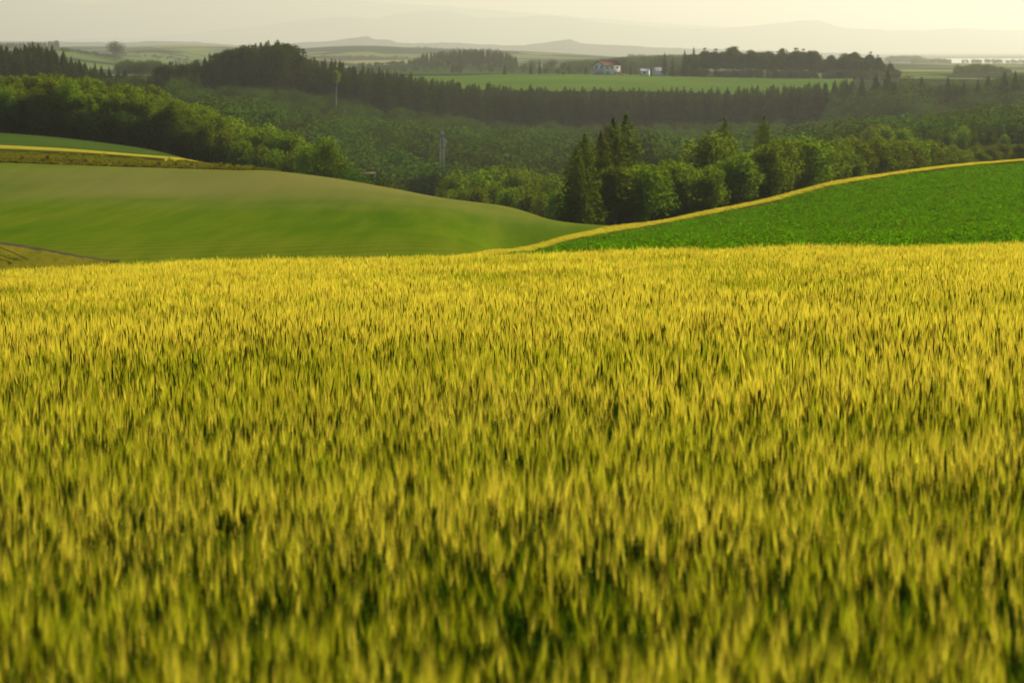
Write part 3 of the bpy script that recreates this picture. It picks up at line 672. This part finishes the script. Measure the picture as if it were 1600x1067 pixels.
# rounded trees at the wood's lower end
low = [(395, 196, 430), (418, 190, 425), (440, 203, 420), (462, 207, 418), (478, 222, 400), (325, 188, 424), (352, 200, 420), (378, 214, 415), (300, 200, 430), (408, 224, 398), (432, 230, 396), (455, 236, 392)]
for i, (p, t, Y) in enumerate(low):
    by_px('broad', p, Y, t, 'round yellow-green tree at the descending end of the hillside wood', 'round trees ending the hillside wood', U(.9, 1.1))
by_px('broad', 508, 360, 211, 'big dark round tree with a lit right edge, last of the hillside wood', None, 1.0, 1)
by_px('broad', 486, 368, 224, 'dark round tree leaning against the big round tree ending the wood', None, .9, 2)
by_px('broadlow', 531, 335, 238, 'small round tree pressed to the right of the big round tree', None, .9, 0)
by_px('broadlow', 548, 315, 258, 'low bright bush beside the flat-roofed hut on the hill crest', None, 1.0, 1, 2)
by_px('broadlow', 560, 312, 262, 'round bush touching the flat roof of the small hut', None, .8, 2, 2)
by_px('broadlow', 597, 318, 273, 'lone rounded bush sloping down right of the small hut', None, 1.3, 3, 2)

# 2. conifers crowning the far left hill
lh_top = tl([(-200, 72), (0, 74), (40, 70), (70, 69), (90, 76), (120, 92), (140, 96), (165, 106), (200, 112), (235, 116)])
for row in range(4):
    for px in np.arange(-90, 205, 12.0):
        p = px + U(-4, 4); Y = 985 + row * 14 + U(-4, 4)
        by_px('conifer', p, Y, lh_top(p) + U(-2, 7) + (6 - row * 2), 'dark spruce on the crest of the hill above the birch wood', 'spruces on the hill above the birch wood', U(1.3, 2.0))
for k in range(20):
    p = U(130, 330); Y = U(760, 930); by_px('broadlow', p, Y, tl([(130, 112), (200, 106), (262, 103), (330, 140)])(p) + (930 - Y) * .12 + U(-3, 12), 'mid green tree in the saddle between the two dark conifer hills', 'trees in the saddle between the conifer hills', U(.7, .95))

sp = []
for k in range(260):
    p = U(-90, 330); y = U(940, 1060); x = float(xat(p, y)); sp.append((x, y, max(4, min(17, float(zat((lh_top(p) if p < 235 else 108) + U(4, 16), y)) - Hs(x, y)))))
tree_mass('inner_hill_forest', 'confar', sp, 'inner trees filling the dark forest hill above the birch wood', (1.3, 2.0))
# 3. the conifer belt
belt_top = tl([(250, 105), (265, 100), (300, 96), (330, 90), (350, 82), (380, 74), (405, 70), (440, 67), (456, 70), (464, 88), (500, 94), (530, 99), (560, 107), (600, 111), (650, 121), (700, 128), (800, 137), (900, 141), (1000, 141), (1100, 142), (1200, 139), (1260, 133), (1330, 126)])
belt_y = tl([(250, 985), (400, 1010), (500, 1032), (600, 1050), (700, 1088), (800, 1135), (1000, 1135), (1100, 1120), (1200, 1100), (1330, 1085)])
nb = 0
for row in range(3):
    for px in np.arange(255, 1330, (11.5, 14, 15)[row]):
        p = px + U(-3.5, 3.5); Y = belt_y(p) + row * 9 + U(-2, 2)
        by_px('pine' if p < 490 and random.random() < .45 else 'confar', p, Y, belt_top(p) + U(-4, 5) - (0 if row else -4), 'tall dark evergreen in the dense planted belt below the pasture', 'evergreens of the planted belt across the valley', U(1.2, 1.8)); nb += 1
# the inside of the belt, too many to count: one mass
sp = []
for row in range(3, 9):
    for px in np.arange(250, 1340, 15.0):
        p = px + U(-5, 5); Y = belt_y(p) + row * 10 + U(-4, 4); x = float(xat(p, Y)); h = float(zat(belt_top(p) + U(-2, 8), Y)) - Hs(x, Y)
        if h > 4: sp.append((x, Y, min(h, 21)))
far_gr = []
for k in range(420):
    p = U(1078, 1398); Y = U(1530, 1640); x = float(xat(p, Y)); far_gr.append((x, Y, max(3, min(20, float(zat(pine_top(p) + U(5, 16), Y)) - Hs(x, Y)))))
tree_mass('inner_grove', 'pine', far_gr, 'hazy inner rows of the pine grove behind the farm', (1, 1.4))
far_gr = [(float(xat(p, Y)), Y, U(3, 7)) for p, Y in ((U(1040, 1400), U(1485, 1525)) for k in range(150))]
tree_mass('grove_undergrowth', 'broadlow', far_gr, 'low scrub along the foot of the pine grove', (1, 1.5))
tree_mass('inner_belt_forest', 'confar', sp, 'hidden inner rows of the dark conifer belt')
by_px('tallbirch', 527, 1012, 109, 'lone tall birch with a bare pale trunk against the dark conifers', None, 1.1, 0)
by_px('darkdome', 436, 1000, 65, 'dense rounded crown on top of the belt at its highest point', None, .8, 0)

row_y0 = tl([(900, 268), (1000, 272), (1100, 285), (1200, 300), (1300, 335), (1400, 380), (1500, 430), (1640, 480)])
row_top0 = tl([(930, 262), (1060, 250), (1150, 242), (1215, 216), (1300, 222), (1400, 214), (1500, 224), (1640, 222)])
# 4. valley woods
v_top = tl([(330, 150), (400, 158), (450, 168), (520, 178), (600, 190), (650, 188), (672, 183), (690, 200), (760, 202), (850, 205), (900, 210), (1000, 214), (1100, 212), (1200, 198), (1300, 190), (1400, 183), (1500, 172), (1600, 165)])
def valley(Y, p0, p1, step, dt, kind, lab, grp, wd):
    for px in np.arange(p0, p1, step):
        p = px + U(-step * .3, step * .3); y = Y + U(-14, 14); g = 75 - Hs(float(xat(p, y)), y) / y * F
        t = max(v_top(p) + dt, g - 15.0 / y * F) + U(-4, 7)
        if g - t < 14: t = g - 14 - U(0, 10)
        if abs(p - 691) < 18 and y < 680: continue
        by_px(kind, p, y, t, lab, grp, wd * U(.9, 1.15))
vg = 'broadleaf trees filling the valley below the belt'
valley(985, 420, 1620, 28, 2, 'broadlow', 'hazy green tree of the valley wood at the foot of the conifer belt', 'valley trees at the foot of the belt', 1.15)
valley(870, 360, 1620, 34, 14, 'broadlow', 'broad hazy tree in the middle of the valley wood', vg, 1.1)
valley(750, 440, 1500, 33, 44, 'broadlow', 'broad green tree on the near side of the valley wood', 'trees on the near side of the valley wood', 1.05)
valley(660, 470, 1420, 38, 70, 'broadlow', 'broad green tree on the near side of the valley wood', 'trees on the near side of the valley wood', 1.0)
sp = []
for dy in (24, 36, 50):
    for px in np.arange(950, 1660, 18.0):
        p = px + U(-6, 6); y = row_y0(p) + dy + U(-4, 4); x = float(xat(p, y)); sp.append((x, y, max(3, float(zat(row_top0(p) + U(0, 12), y)) - Hs(x, y))))
tree_mass('inner_strip_woods', 'broad', sp, 'inner trees hidden behind the leafy rows along the ripe strip', (.9, 1.25))
sp = []
for Y in np.arange(560, 1085, 27.0):
    for px in np.arange(330, 1660, 19.0 * 1000 / Y):
        p = px + U(-5, 5); y = Y + U(-10, 10); x = float(xat(p, y)); g = 75 - Hs(x, y) / y * F
        if abs(p - 691) < 15 and y < 650: continue
        h = min(U(8, 16), (g - v_top(p) - 3) * y / F + U(0, 3))
        if y > 900 and h < 6: h = U(5, 8)
        if h > 3.5 and y < belt_y(min(p, 1330)) - 8: sp.append((x, y, h))
tree_mass('valley_undergrowth_woods', 'broadlow', sp, 'lower trees and scrub crowded between the valley trees', (1.2, 1.7))
for (p, Y, t, w_) in ((1018, 560, 193, .8), (1062, 570, 208, 1.1), (1092, 575, 214, .8)):
    by_px('broadlow', p, Y, t, {1018: 'pale round tree rising just right of the tall larch', 1062: 'wide pale dome-shaped tree between larch and dark round tree', 1092: 'small pale round tree tucked left of the dark round tree'}[p], None, w_)

# middle bushes right of the pylon
for i, (p, t, Y) in enumerate([(709, 274, 425), (712, 266, 415), (728, 270, 420), (745, 266, 410), (768, 258, 420), (788, 254, 425), (806, 262, 415), (826, 262, 420), (845, 272, 410), (862, 268, 405), (704, 294, 395), (722, 290, 385), (748, 288, 380), (775, 282, 385), (800, 290, 375), (824, 296, 372), (848, 298, 360), (872, 292, 350)]):
    by_px('broad', p, Y, t, 'leafy valley tree just right of the lattice pylon, above the hill edge', 'trees right of the lattice pylon', U(.8, 1.05))

# 5. near right trees
NR = [('larch', 913, 262, 214, 1.3, 0, 'dark larch at the tip of the near tree line'),
      ('larch', 900, 258, 236, 1.3, 1, 'low dark larch at the very end of the near tree line'),
      ('larch', 938, 272, 212, 1.25, 1, 'dark larch second in the near tree line'),
      ('larch', 958, 284, 190, 1.25, 2, 'tall dark larch left of its lit twin'),
      ('larch', 978, 288, 184, 1.35, 0, 'tallest larch with its right side lit yellow'),
      ('broad', 1112, 310, 204, 1.15, 3, 'dark round tree beside the slim lone larch'),
      ('larch', 1132, 315, 190, 1.0, 1, 'slim larch rising from the dark round tree'),
      ('larch', 1192, 345, 186, .9, 2, 'slim pale-green larch tip above the leafy tree line'),
      ('larch', 1288, 365, 212, .8, 0, 'small larch tip above the tree line near its middle')]
for k, p, Y, t, w_, v, lab in NR: by_px(k, p, Y, t, lab + ' along the ripe strip', None, w_, v)
row_y = tl([(900, 268), (1000, 272), (1100, 285), (1200, 300), (1300, 335), (1400, 380), (1500, 430), (1640, 480)])
row_top = tl([(930, 262), (965, 252), (990, 258), (1020, 256), (1060, 248), (1085, 252), (1100, 262), (1120, 255), (1150, 240), (1190, 225), (1215, 214), (1240, 212), (1270, 220), (1300, 222), (1340, 214), (1400, 212), (1450, 218), (1500, 224), (1560, 226), (1640, 222)])
for px in np.arange(935, 1640, 15.0):
    p = px + U(-4, 4); Y = row_y(p) + U(-4, 4)
    by_px('birch' if p > 1240 or random.random() < .55 else 'broad', p, Y, row_top(p) + (U(-6, 2) if random.random() < .35 else U(2, 14)), 'leafy tree with yellow-lit top in the front row along the ripe strip', 'front row of trees along the ripe strip', U(1.0, 1.2) * (1.6 if p > 1240 else 1.25))
for dy, dt in ((14, 2),):
    for px in np.arange(950, 1650, 20.0):
        p = px + U(-6, 6); Y = row_y(p) + dy + U(-4, 4)
        by_px('broad', p, Y, row_top(p) + dt + U(-4, 9), 'leafy tree standing behind the front row along the ripe strip', 'back rows of trees along the ripe strip', U(.75, 1.0))
for px in np.arange(1310, 1640, 24.0):
    p = px + U(-7, 7); by_px('broad' if random.random() < .8 else 'larch', p, 520 + U(-30, 40), 200 + U(-8, 12), 'yellow-green tree between the strip-side row and the valley wood', 'trees behind the right tree row', U(.75, 1))

# 6. right hand hill of mixed wood
rh_top = tl([(1280, 133), (1330, 122), (1380, 110), (1400, 108), (1425, 112), (1440, 113), (1450, 125), (1470, 118), (1480, 122), (1500, 118), (1515, 124), (1545, 112), (1580, 104), (1600, 104), (1700, 104)])
for row in range(4):
    for px in np.arange(1300, 1650, 22.0):
        p = px + U(-6, 6); Y = 1075 - row * 24 + U(-5, 5)
        k = 'conifer' if (row < 2 and random.random() < (.9, .6)[row]) else 'broadlow'
        by_px(k, p, Y, rh_top(p) + row * 15 + (U(2, 12) if k == 'conifer' else U(-3, 9)), 'dark spruce on the wooded hill below the distant lake' if k == 'conifer' else 'hazy green tree on the wooded hill below the distant lake', 'spruces on the right wooded hill' if k == 'conifer' else 'broadleaf trees on the right wooded hill', U(.85, 1.15) * (1.6 if k == 'conifer' else 1.1))

sp = []
for k in range(240):
    p = U(1300, 1660); y = U(1085, 1125); x = float(xat(p, y)); sp.append((x, y, max(4, min(18, float(zat(rh_top(p) + U(3, 14), y)) - Hs(x, y)))))
tree_mass('inner_hill_woods', 'broadlow', sp, 'inner trees filling the wooded hill below the distant lake', (.6, .9))
# 7. pines behind the farm and garden trees round it
for row in range(3):
    for px in np.arange(1078, 1400, 11.5):
        p = px + U(-4, 4); by_px('pine', p, 1500 + row * 16 + U(-4, 4), pine_top(p) + (U(-5, 2) if random.random() < .3 else U(2, 13)), 'hazy tall pine in the grove right of the white farm buildings', 'pines in the grove beside the farm', U(.95, 1.35))
for i, (p, t) in enumerate([(1037, 84), (1049, 90), (1068, 80), (1082, 76)]):
    by_px('confar', p, 1480 + i * 4, t, ['slender spruce just right of the white shed', 'short spruce second right of the white shed', 'tall spruce left of the pine grove', 'tallest spruce at the left edge of the pine grove'][i], None, 1.2)
GT = [(829, 100, 'conifer', 1.1), (843, 93, 'conifer', .8), (853, 104, 'broadlow', .8), (872, 104, 'broadlow', .9), (890, 98, 'broadlow', .8), (880, 112, 'broadlow', 1.4), (899, 108, 'broadlow', .9), (915, 102, 'broadlow', .7), (789, 98, 'larch', .8),
      (974, 105, 'broadlow', .7), (984, 100, 'conifer', .8), (992, 106, 'broadlow', .9), (1000, 116, 'broadlow', 1.1), (1016, 105, 'conifer', .9), (1050, 108, 'broadlow', 1.0), (1062, 106, 'broadlow', 1.1), (1075, 110, 'broadlow', 1.1),
      (1095, 118, 'broadlow', 1.6), (1110, 116, 'broadlow', 1.2), (1123, 118, 'broadlow', 1.3), (1148, 110, 'broadlow', 1.1), (1160, 112, 'broadlow', 1.2), (1185, 102, 'broadlow', 1.0), (1205, 106, 'broadlow', 1.1), (1230, 106, 'broadlow', 1.0), (1250, 108, 'broadlow', 1.0), (1275, 116, 'broadlow', 1.2), (1300, 112, 'broadlow', 1.1)]
for i, (p, t, k, w_) in enumerate(GT):
    lab = ('garden tree in the clump left of the white farmhouse' if p < 925 else 'garden tree between the red-roofed farmhouse and the white shed' if p < 1010 else 'dark spruce standing in front of the white shed' if p == 1016 else 'low leafy tree at the foot of the pine grove')
    g = None if p == 1016 else ('garden trees left of the farmhouse' if p < 925 else 'garden trees beside the shed' if p < 1010 else 'low trees at the foot of the grove')
    by_px(k, p, 1462 if p == 1016 else 1508 - 12 * (w_ > 1.2), t, lab, g, w_, None, 2.0)
# hazy trees beyond the pasture
for i, (p, t, Y, w_, lab) in enumerate([(683, 91, 2150, 1.25, 'hazy round tree left of two in the misty meadow'), (718, 96, 1950, 1.3, 'wide hazy round tree beside the misty meadow'), (708, 99, 1940, .9, 'small hazy tree under the wide round tree'),
      (752, 97, 2050, .7, 'hazy narrow tree right of the wide round tree'), (768, 100, 2050, .9, 'hazy low tree before the distant spruce wood'), (800, 93, 2000, 1.1, 'hazy tree behind the pasture end'), (818, 98, 2000, 1.0, 'hazy tree behind the pasture spruces'), (832, 92, 2050, 1.2, 'hazy tree behind the two garden spruces'), (862, 92, 2100, 1.5, 'hazy wide tree behind the garden clump'),
      (185, 63, 3000, 1.2, 'lone hazy round tree in front of the distant yellow field'), (1492, 100, 1850, 1.0, 'hazy round tree at the left of the dark hazy knoll')]):
    by_px('broadlow', p, Y, t, lab, None, w_)
def far_mass(name, kind, p0, p1, Y0, Y1, n, top, label, hmax=20, wide=(1, 1.4)):
    s_ = []
    for k in range(n):
        p = U(p0, p1); Y = U(Y0, Y1); x = float(xat(p, Y)); h = float(zat(top(p) + U(-1, 3), Y)) - Hs(x, Y)
        if h > 3: s_.append((x, Y, min(h, hmax)))
    if s_: tree_mass(name, kind, s_, label, wide)
far_mass('distant_spruce_wood', 'confar', 645, 808, 2300, 2600, 170, tl([(640, 96), (660, 84), (690, 80), (720, 78), (760, 77), (790, 81), (808, 90)]), 'hazy spruce wood beyond the pasture', 28)
far_mass('distant_hill_wood', 'confar', -60, 97, 4300, 4700, 260, tl([(-60, 50), (0, 50), (60, 49), (96, 53)]), 'very hazy wood on the far hill at the edge of the plain', 38)
far_mass('distant_knoll_wood', 'broadlow', 1478, 1585, 1820, 1960, 110, tl([(1478, 118), (1492, 103), (1520, 99), (1550, 101), (1575, 108), (1590, 114)]), 'hazy dark rounded knoll of trees before the lake', 30, (.9, 1.2))
far_mass('distant_hedgerow_trees', 'broadlow', 880, 1080, 2000, 2300, 130, tl([(880, 95), (930, 92), (1000, 86), (1080, 84)]), 'hazy trees behind the farmhouse', 34, (.9, 1.3))
far_mass('distant_tree_clumps', 'broadlow', 190, 255, 1500, 1620, 36, tl([(190, 96), (200, 92), (225, 94), (250, 92), (256, 98)]), 'hazy clump of trees in the notch between the hills', 22, (.9, 1.3))
s_ = []
for (p0, p1, Y, t) in ((95, 300, 4200, 5), (210, 420, 3600, 5), (500, 640, 4600, 6), (560, 690, 2500, 4), (640, 780, 6000, 9), (560, 700, 2150, 3), (980, 1100, 5000, 8), (1380, 1440, 5600, 14), (1390, 1600, 7800, 7), (1420, 1480, 5000, 9), (100, 190, 3100, 5), (480, 560, 6400, 6), (860, 900, 7400, 5), (1500, 1600, 5200, 8)):
    for k in range(46):
        p = U(p0, p1); y = Y * U(.985, 1.015); s_.append((float(xat(p, y)), y, t * U(.8, 1.3)))
tree_mass('distant_tree_lines', 'broadlow', s_, 'faint hazy lines of trees between the far fields', (.9, 1.8))
print('trees', COUNT)

# ------------------------------------------------------------------ lake, mountains
M['water'] = principled('lake_water', (.35, .40, .40), .08, .5)
lx = np.linspace(1400, 1640, 30); ly_ = np.linspace(5200, 7600, 12)
P, Yg = np.meshgrid(lx, ly_); P = P + (Yg - 5200) / 2600 * 20 * np.where(P < 1450, 1.0, 0.0)
tag(grid_mesh('lake', xat(P, Yg), Yg, np.full_like(P, float(zat(98, 5600))), M['water']), kind='structure')
M['mount'] = field_mat('mountain_woods', [(.03, .05, .03), (.06, .08, .04)], .0015)
def ridge(name, pts, Y, dep, rough, seed):
    pxs = np.arange(-900, 2700, 9.0); r = np.random.default_rng(seed)
    top = pchip([p[0] for p in pts], [p[1] for p in pts], pxs)
    for s_, a in ((60, 1.0), (24, .5), (9, .25)): top = top + rough * a * (np.interp(pxs / s_, np.arange(-110, 320), r.normal(0, 1, 430)))
    t = np.linspace(-1, 1, 41); Yg = Y + dep * t[:, None] + 0 * pxs[None]; P = np.repeat(pxs[None], 41, 0)
    crest = zat(top, Y) - zat(88, Y); prof = np.maximum(0, 1 - np.abs(t)) ** 1.15
    X = xat(P, Yg); ns = (vnoise(X, Yg, seed, 900.) - .5) * .35 + (vnoise(X, Yg, seed + 1, 300.) - .5) * .15
    Z = zat(88, Y) - 25 + crest[None] * prof[:, None] * (1 + ns * (1 - prof[:, None]) * 2) + 25 * prof[:, None]
    return tag(grid_mesh(name, X, Yg, Z, M['mount']), kind='structure')
ridge('hills', [(-900, 62), (0, 65), (180, 66), (250, 65), (330, 68), (400, 72), (470, 68), (500, 66), (530, 62), (560, 57.5), (578, 56), (584, 60), (610, 61.5), (618, 66), (640, 68), (720, 70), (815, 69.5), (835, 67), (860, 65), (893, 63), (903, 68), (915, 70), (1000, 73), (1100, 78), (1300, 84), (1400, 88), (1600, 88.5), (2700, 88)], 13500, 1300, 1.0, 1)
ridge('mountain_front', [(-900, 70), (-200, 66), (200, 60), (400, 42), (480, 31), (560, 27), (580, 30), (620, 23), (700, 17), (720, 22), (760, 28), (850, 25), (950, 38), (1100, 46), (1200, 38), (1270, 32), (1310, 42), (1400, 48), (1500, 45), (1700, 50), (2700, 60)], 30000, 3500, .8, 2)
ridge('mountain_back', [(-900, -20), (-200, -8), (0, -3), (90, 1), (135, 7), (160, 6), (185, 4), (235, -1), (350, -6), (470, -2), (600, 5), (720, 12), (850, 22), (1000, 34), (1100, 40), (1400, 55), (1700, 60), (2700, 60)], 36500, 4000, .5, 3)

# ------------------------------------------------------------------ buildings
M['white'] = field_mat('white_wall', [(.84, .84, .80), (.90, .90, .86)], .6)
M['redroof'] = field_mat('red_roof', [(.13, .06, .04), (.17, .08, .05)], 1.5)
M['glass'] = principled('window_glass', (.03, .04, .05), .1, .6)
M['frame'] = principled('window_frame', (.6, .6, .58), .5)
M['wood'] = principled('balcony_wood', (.10, .06, .04), .8)
M['cream'] = principled('cream_paint', (.75, .62, .40), .6)
M['greyroof'] = field_mat('pale_roof', [(.60, .62, .62), (.72, .73, .72)], .8)
M['steel'] = principled('galvanised_steel', (.34, .35, .34), .5, .5)
def gable(b, L, W, h, rise, m=0):               # L along x (ridge), W along y
    x, y = L / 2, W / 2
    b.add([(-x, -y, -.6), (x, -y, -.6), (x, y, -.6), (-x, y, -.6), (-x, -y, h), (x, -y, h), (x, y, h), (-x, y, h), (-x, 0, h + rise), (x, 0, h + rise)],
          [[0, 1, 5, 4], [2, 3, 7, 6], [1, 2, 6, 9, 5], [3, 0, 4, 8, 7], [0, 3, 2, 1], [4, 5, 9, 8], [6, 7, 8, 9]], m)
def roof_slabs(b, L, W, h, rise, over, th=.22, m=0):
    x = L / 2 + over; y = W / 2; k = rise / y; yo = y + over
    for s in (-1, 1):
        P = [(-x, s * yo, h - k * over + .05), (x, s * yo, h - k * over + .05), (x, 0, h + rise + .05), (-x, 0, h + rise + .05)]
        P += [(p[0], p[1], p[2] + th) for p in P]
        b.add(P, [[0, 1, 2, 3][::s], [4, 5, 6, 7][::-s], [0, 4, 5, 1], [1, 5, 6, 2], [2, 6, 7, 3], [3, 7, 4, 0]], m)
def root(name, px, Y, rz, label, cat, dz=0.0):
    x = float(xat(px, Y)); o = bpy.data.objects.new(name, None); C.objects.link(o)
    o.location = (x, Y, Hs(x, Y) + dz); o.rotation_euler = (0, 0, rz); return tag(o, label, cat)
def window(parent, c, w_, h_, axis, s):        # axis: the wall's normal
    f = MB(); g = MB()
    def bar(du, dv, lu, lv):
        if axis == 'x': f.box((c[0] + s * .05, c[1] + du, c[2] + dv), (.16, lu, lv))
        else: f.box((c[0] + du, c[1] + s * .05, c[2] + dv), (lu, .16, lv))
    bar(0, h_ / 2, w_ + .2, .12); bar(0, -h_ / 2, w_ + .2, .12); bar(-w_ / 2, 0, .12, h_ - .12); bar(w_ / 2, 0, .12, h_ - .12)
    wo_ = f.build('window', M['frame'], parent)
    if axis == 'x': g.box((c[0] + s * .03, c[1], c[2]), (.07, w_ - .12, h_ - .12))
    else: g.box((c[0], c[1] + s * .03, c[2]), (w_ - .12, .07, h_ - .12))
    g.build('pane', M['glass'], wo_)
# farmhouse: ridge along local x, long wall facing the camera's right, gable to the left
HY = 1500.0
h1 = root('farmhouse', 947.5, HY, R(38), 'white two-storey farmhouse with a red-brown gabled roof at the pasture edge', 'house', .2)
h1.scale = (1.12, 1.12, 1.12); Lh, Wh, Hh, Rh = 11.5, 9.0, 5.6, 2.3
b = MB(); gable(b, Lh, Wh, Hh, Rh); b.build('wall', M['white'], h1)
b = MB(); roof_slabs(b, Lh, Wh, Hh, Rh, .7); b.build('roof', M['redroof'], h1)
for yy_ in (-2.3, 2.0): window(h1, (-Lh / 2, yy_, 4.3), 1.7, 1.7, 'x', -1)
for yy_ in (-2.6, .4, 2.8): window(h1, (-Lh / 2, yy_, 1.3), 1.3, 1.3, 'x', -1)
for xx_ in (-3.6, 0, 3.6): window(h1, (xx_, -Wh / 2, 4.2), 1.2, 1.1, 'y', -1)
for xx_ in (-3.2, 2.6): window(h1, (xx_, -Wh / 2, 1.4), 1.3, 1.2, 'y', -1)
b = MB(); b.box((-Lh / 2 - .62, 0, 2.85), (1.2, 7.2, .18)); b.build('balcony', M['wood'], h1)
b = MB(); b.box((-2.2, -Wh / 2 - .9, 1.0), (1.6, 1.7, 2.0)); b.build('porch', M['cream'], h1)
b = MB(); b.box((1.5, .9, Hh + Rh + .1), (.7, .7, 1.2)); b.build('chimney', M['wood'], h1)
an = root('garden_shed', 969.5, HY - 4, R(20), 'tiny cream-fronted hut with a reddish roof beside the farmhouse', 'shed', .1)
b = MB(); gable(b, 3.2, 2.4, 1.5, .6); b.build('wall', M['cream'], an); b = MB(); roof_slabs(b, 3.2, 2.4, 1.5, .6, .3, .12); b.build('roof', M['redroof'], an)
lt = root('lean_to', 926.5, HY - 1, R(10), 'low white outbuilding left of the farmhouse', 'outbuilding', .1)
b = MB(); gable(b, 2.6, 2.6, 1.6, .4); b.build('wall', M['white'], lt); b = MB(); roof_slabs(b, 2.6, 2.6, 1.6, .4, .2, .1); b.build('roof', M['greyroof'], lt)
# white shed: a low wing and an arched hall
s1 = root('white_barn', 1031.5, 1485, R(-28), 'white arched barn with a pale roof, half behind a spruce', 'barn', .1)
def arch(b, L, W, h, rise, n=10):
    pr = [(-W / 2, -.6), (-W / 2, h)] + [(-W / 2 + W * (i + 1) / n, h + rise * math.sin(math.pi * (i + 1) / n) ** .8) for i in range(n - 1)] + [(W / 2, h), (W / 2, -.6)]
    V = [(x, y, z) for x in (-L / 2, L / 2) for y, z in pr]; k = len(pr)
    b.add(V, [[i, k + i, k + (i + 1) % k, (i + 1) % k] for i in range(k)] + [list(range(k))[::-1][::-1], [k + i for i in range(k)][::-1]])
b = MB(); arch(b, 7.0, 6.5, 2.6, 2.4); b.build('wall', M['white'], s1)
b = MB()
for i in range(9):
    a0, a1 = i / 9, (i + 1) / 9; f_ = lambda t: (-3.35 + 6.7 * t, 2.72 + 2.5 * math.sin(math.pi * t) ** .8)
    (ya, za), (yb, zb) = f_(a0), f_(a1)
    b.add([(-3.7, ya, za), (3.7, ya, za), (3.7, yb, zb), (-3.7, yb, zb), (-3.7, ya, za + .15), (3.7, ya, za + .15), (3.7, yb, zb + .15), (-3.7, yb, zb + .15)],
          [[0, 3, 2, 1], [4, 5, 6, 7], [0, 1, 5, 4], [2, 3, 7, 6], [0, 4, 7, 3], [1, 2, 6, 5]])
b.build('roof', M['greyroof'], s1)
b = MB(); b.box((-3.55, 0, 1.3), (.12, 2.6, 2.6)); b.build('door', M['steel'], s1)
s2 = root('white_outbuilding', 1007, 1490, R(-15), 'small white gabled outbuilding left of the spruce at the barn', 'outbuilding', .1)
b = MB(); gable(b, 4.6, 5.0, 3.4, 1.2); b.build('wall', M['white'], s2); b = MB(); roof_slabs(b, 4.6, 5.0, 3.4, 1.2, .3, .15); b.build('roof', M['greyroof'], s2)
window(s2, (0, -2.5, 2.0), 1.4, 1.1, 'y', -1)
# field hut on the left hill
fh = root('field_hut', 574, 318, R(5), 'small hut with a thin flat pale roof among bushes at the hill crest', 'hut', 0)
hz = float(zat(270.5, 318)) - fh.location.z
b = MB(); b.box((-.15, .8, hz / 2 - .15), (1.5, .9, hz - .35)); b.build('wall', M['wood'], fh)
b = MB(); b.box((0, 0, hz - .03), (2.1, 2.6, .06)); b.build('roof', principled('weathered_board', (.22, .15, .08), .8), fh)
for sx in (-.95, .95):
    b = MB(); b.tube([(sx, -1.1, -.3), (sx, -1.1, hz - .08)], .05, 6); b.build('post', M['steel'], fh)

# lattice pylon
PY = 640.0
py_ = root('lattice_pylon', 691, PY, R(12), 'slim grey lattice pylon rising from the valley trees', 'pylon', -.2)
Hp = float(zat(203, PY)) - py_.location.z
wz = lambda z: (.66 * (1 - z / Hp) + .44 * (z / Hp)) if z < Hp * .86 else np.interp(z, [Hp * .86, Hp], [.44, .14])
b = MB(); q = .042
lv = list(np.linspace(0, Hp * .86, 17)) + [Hp * .9, Hp * .94, Hp * .98]
for sx in (-1, 1):
    for sy in (-1, 1): b.tube([(sx * wz(z), sy * wz(z), z) for z in lv], [q * 1.3] * len(lv), 4)
for i in range(len(lv) - 1):
    z0, z1 = lv[i], lv[i + 1]; a0, a1 = wz(z0), wz(z1)
    for f_ in range(4):
        cs, sn = [(1, 0), (0, 1), (-1, 0), (0, -1)][f_]
        rot_ = lambda x, y: (x * cs - y * sn, x * sn + y * cs)
        A = (*rot_(-a0, -a0), z0); B = (*rot_(a0, -a0), z0); Cc = (*rot_(-a1, -a1), z1); D = (*rot_(a1, -a1), z1)
        b.tube([A, D], q * .75, 3, cap=False); b.tube([B, Cc], q * .75, 3, cap=False); b.tube([Cc, D], q * .75, 3, cap=False)
b.build('lattice_mast', M['steel'], py_)
for zc, wd in ((.86, 1.15), (.80, .95)):
    b = MB(); z = Hp * zc
    for sx in (-1, 1):
        b.tube([(sx * wz(z), -.3, z), (sx * wd, 0, z - .1)], .05, 4); b.tube([(sx * wz(z), .3, z), (sx * wd, 0, z - .1)], .05, 4); b.tube([(sx * wz(z), 0, z + .7), (sx * wd, 0, z - .05)], .05, 4)
    ca = b.build('cross_arm', M['steel'], py_)
    for sx in (-1, 1):
        b = MB(); b.tube([(sx * wd, 0, z - .12), (sx * wd, 0, z - .35), (sx * wd, 0, z - .8)], [.10, .14, .09], 6); b.build('insulator', M['steel'], ca)
b = MB(); b.box((0, 0, Hp * .93), (.9, .9, .9)); b.build('transformer_box', M['steel'], py_)

# ------------------------------------------------------------------ the air
HZ = 7.6e-5
hz_m = bpy.data.materials.new('haze'); hz_m.use_nodes = True; nt = hz_m.node_tree; nt.nodes.clear()
o_ = N(nt, 'ShaderNodeOutputMaterial'); pv = N(nt, 'ShaderNodeVolumePrincipled')
pv.inputs['Color'].default_value = (.91, .95, .85, 1); pv.inputs['Density'].default_value = HZ; pv.inputs['Anisotropy'].default_value = .46
nt.links.new(pv.outputs[0], o_.inputs['Volume'])
b = MB(); b.box((0, 19000, 260), (34000, 44000, 960)); hz_o = b.build('haze', hz_m); tag(hz_o, 'pale warm evening haze lying over the whole plain', None, None, 'stuff')
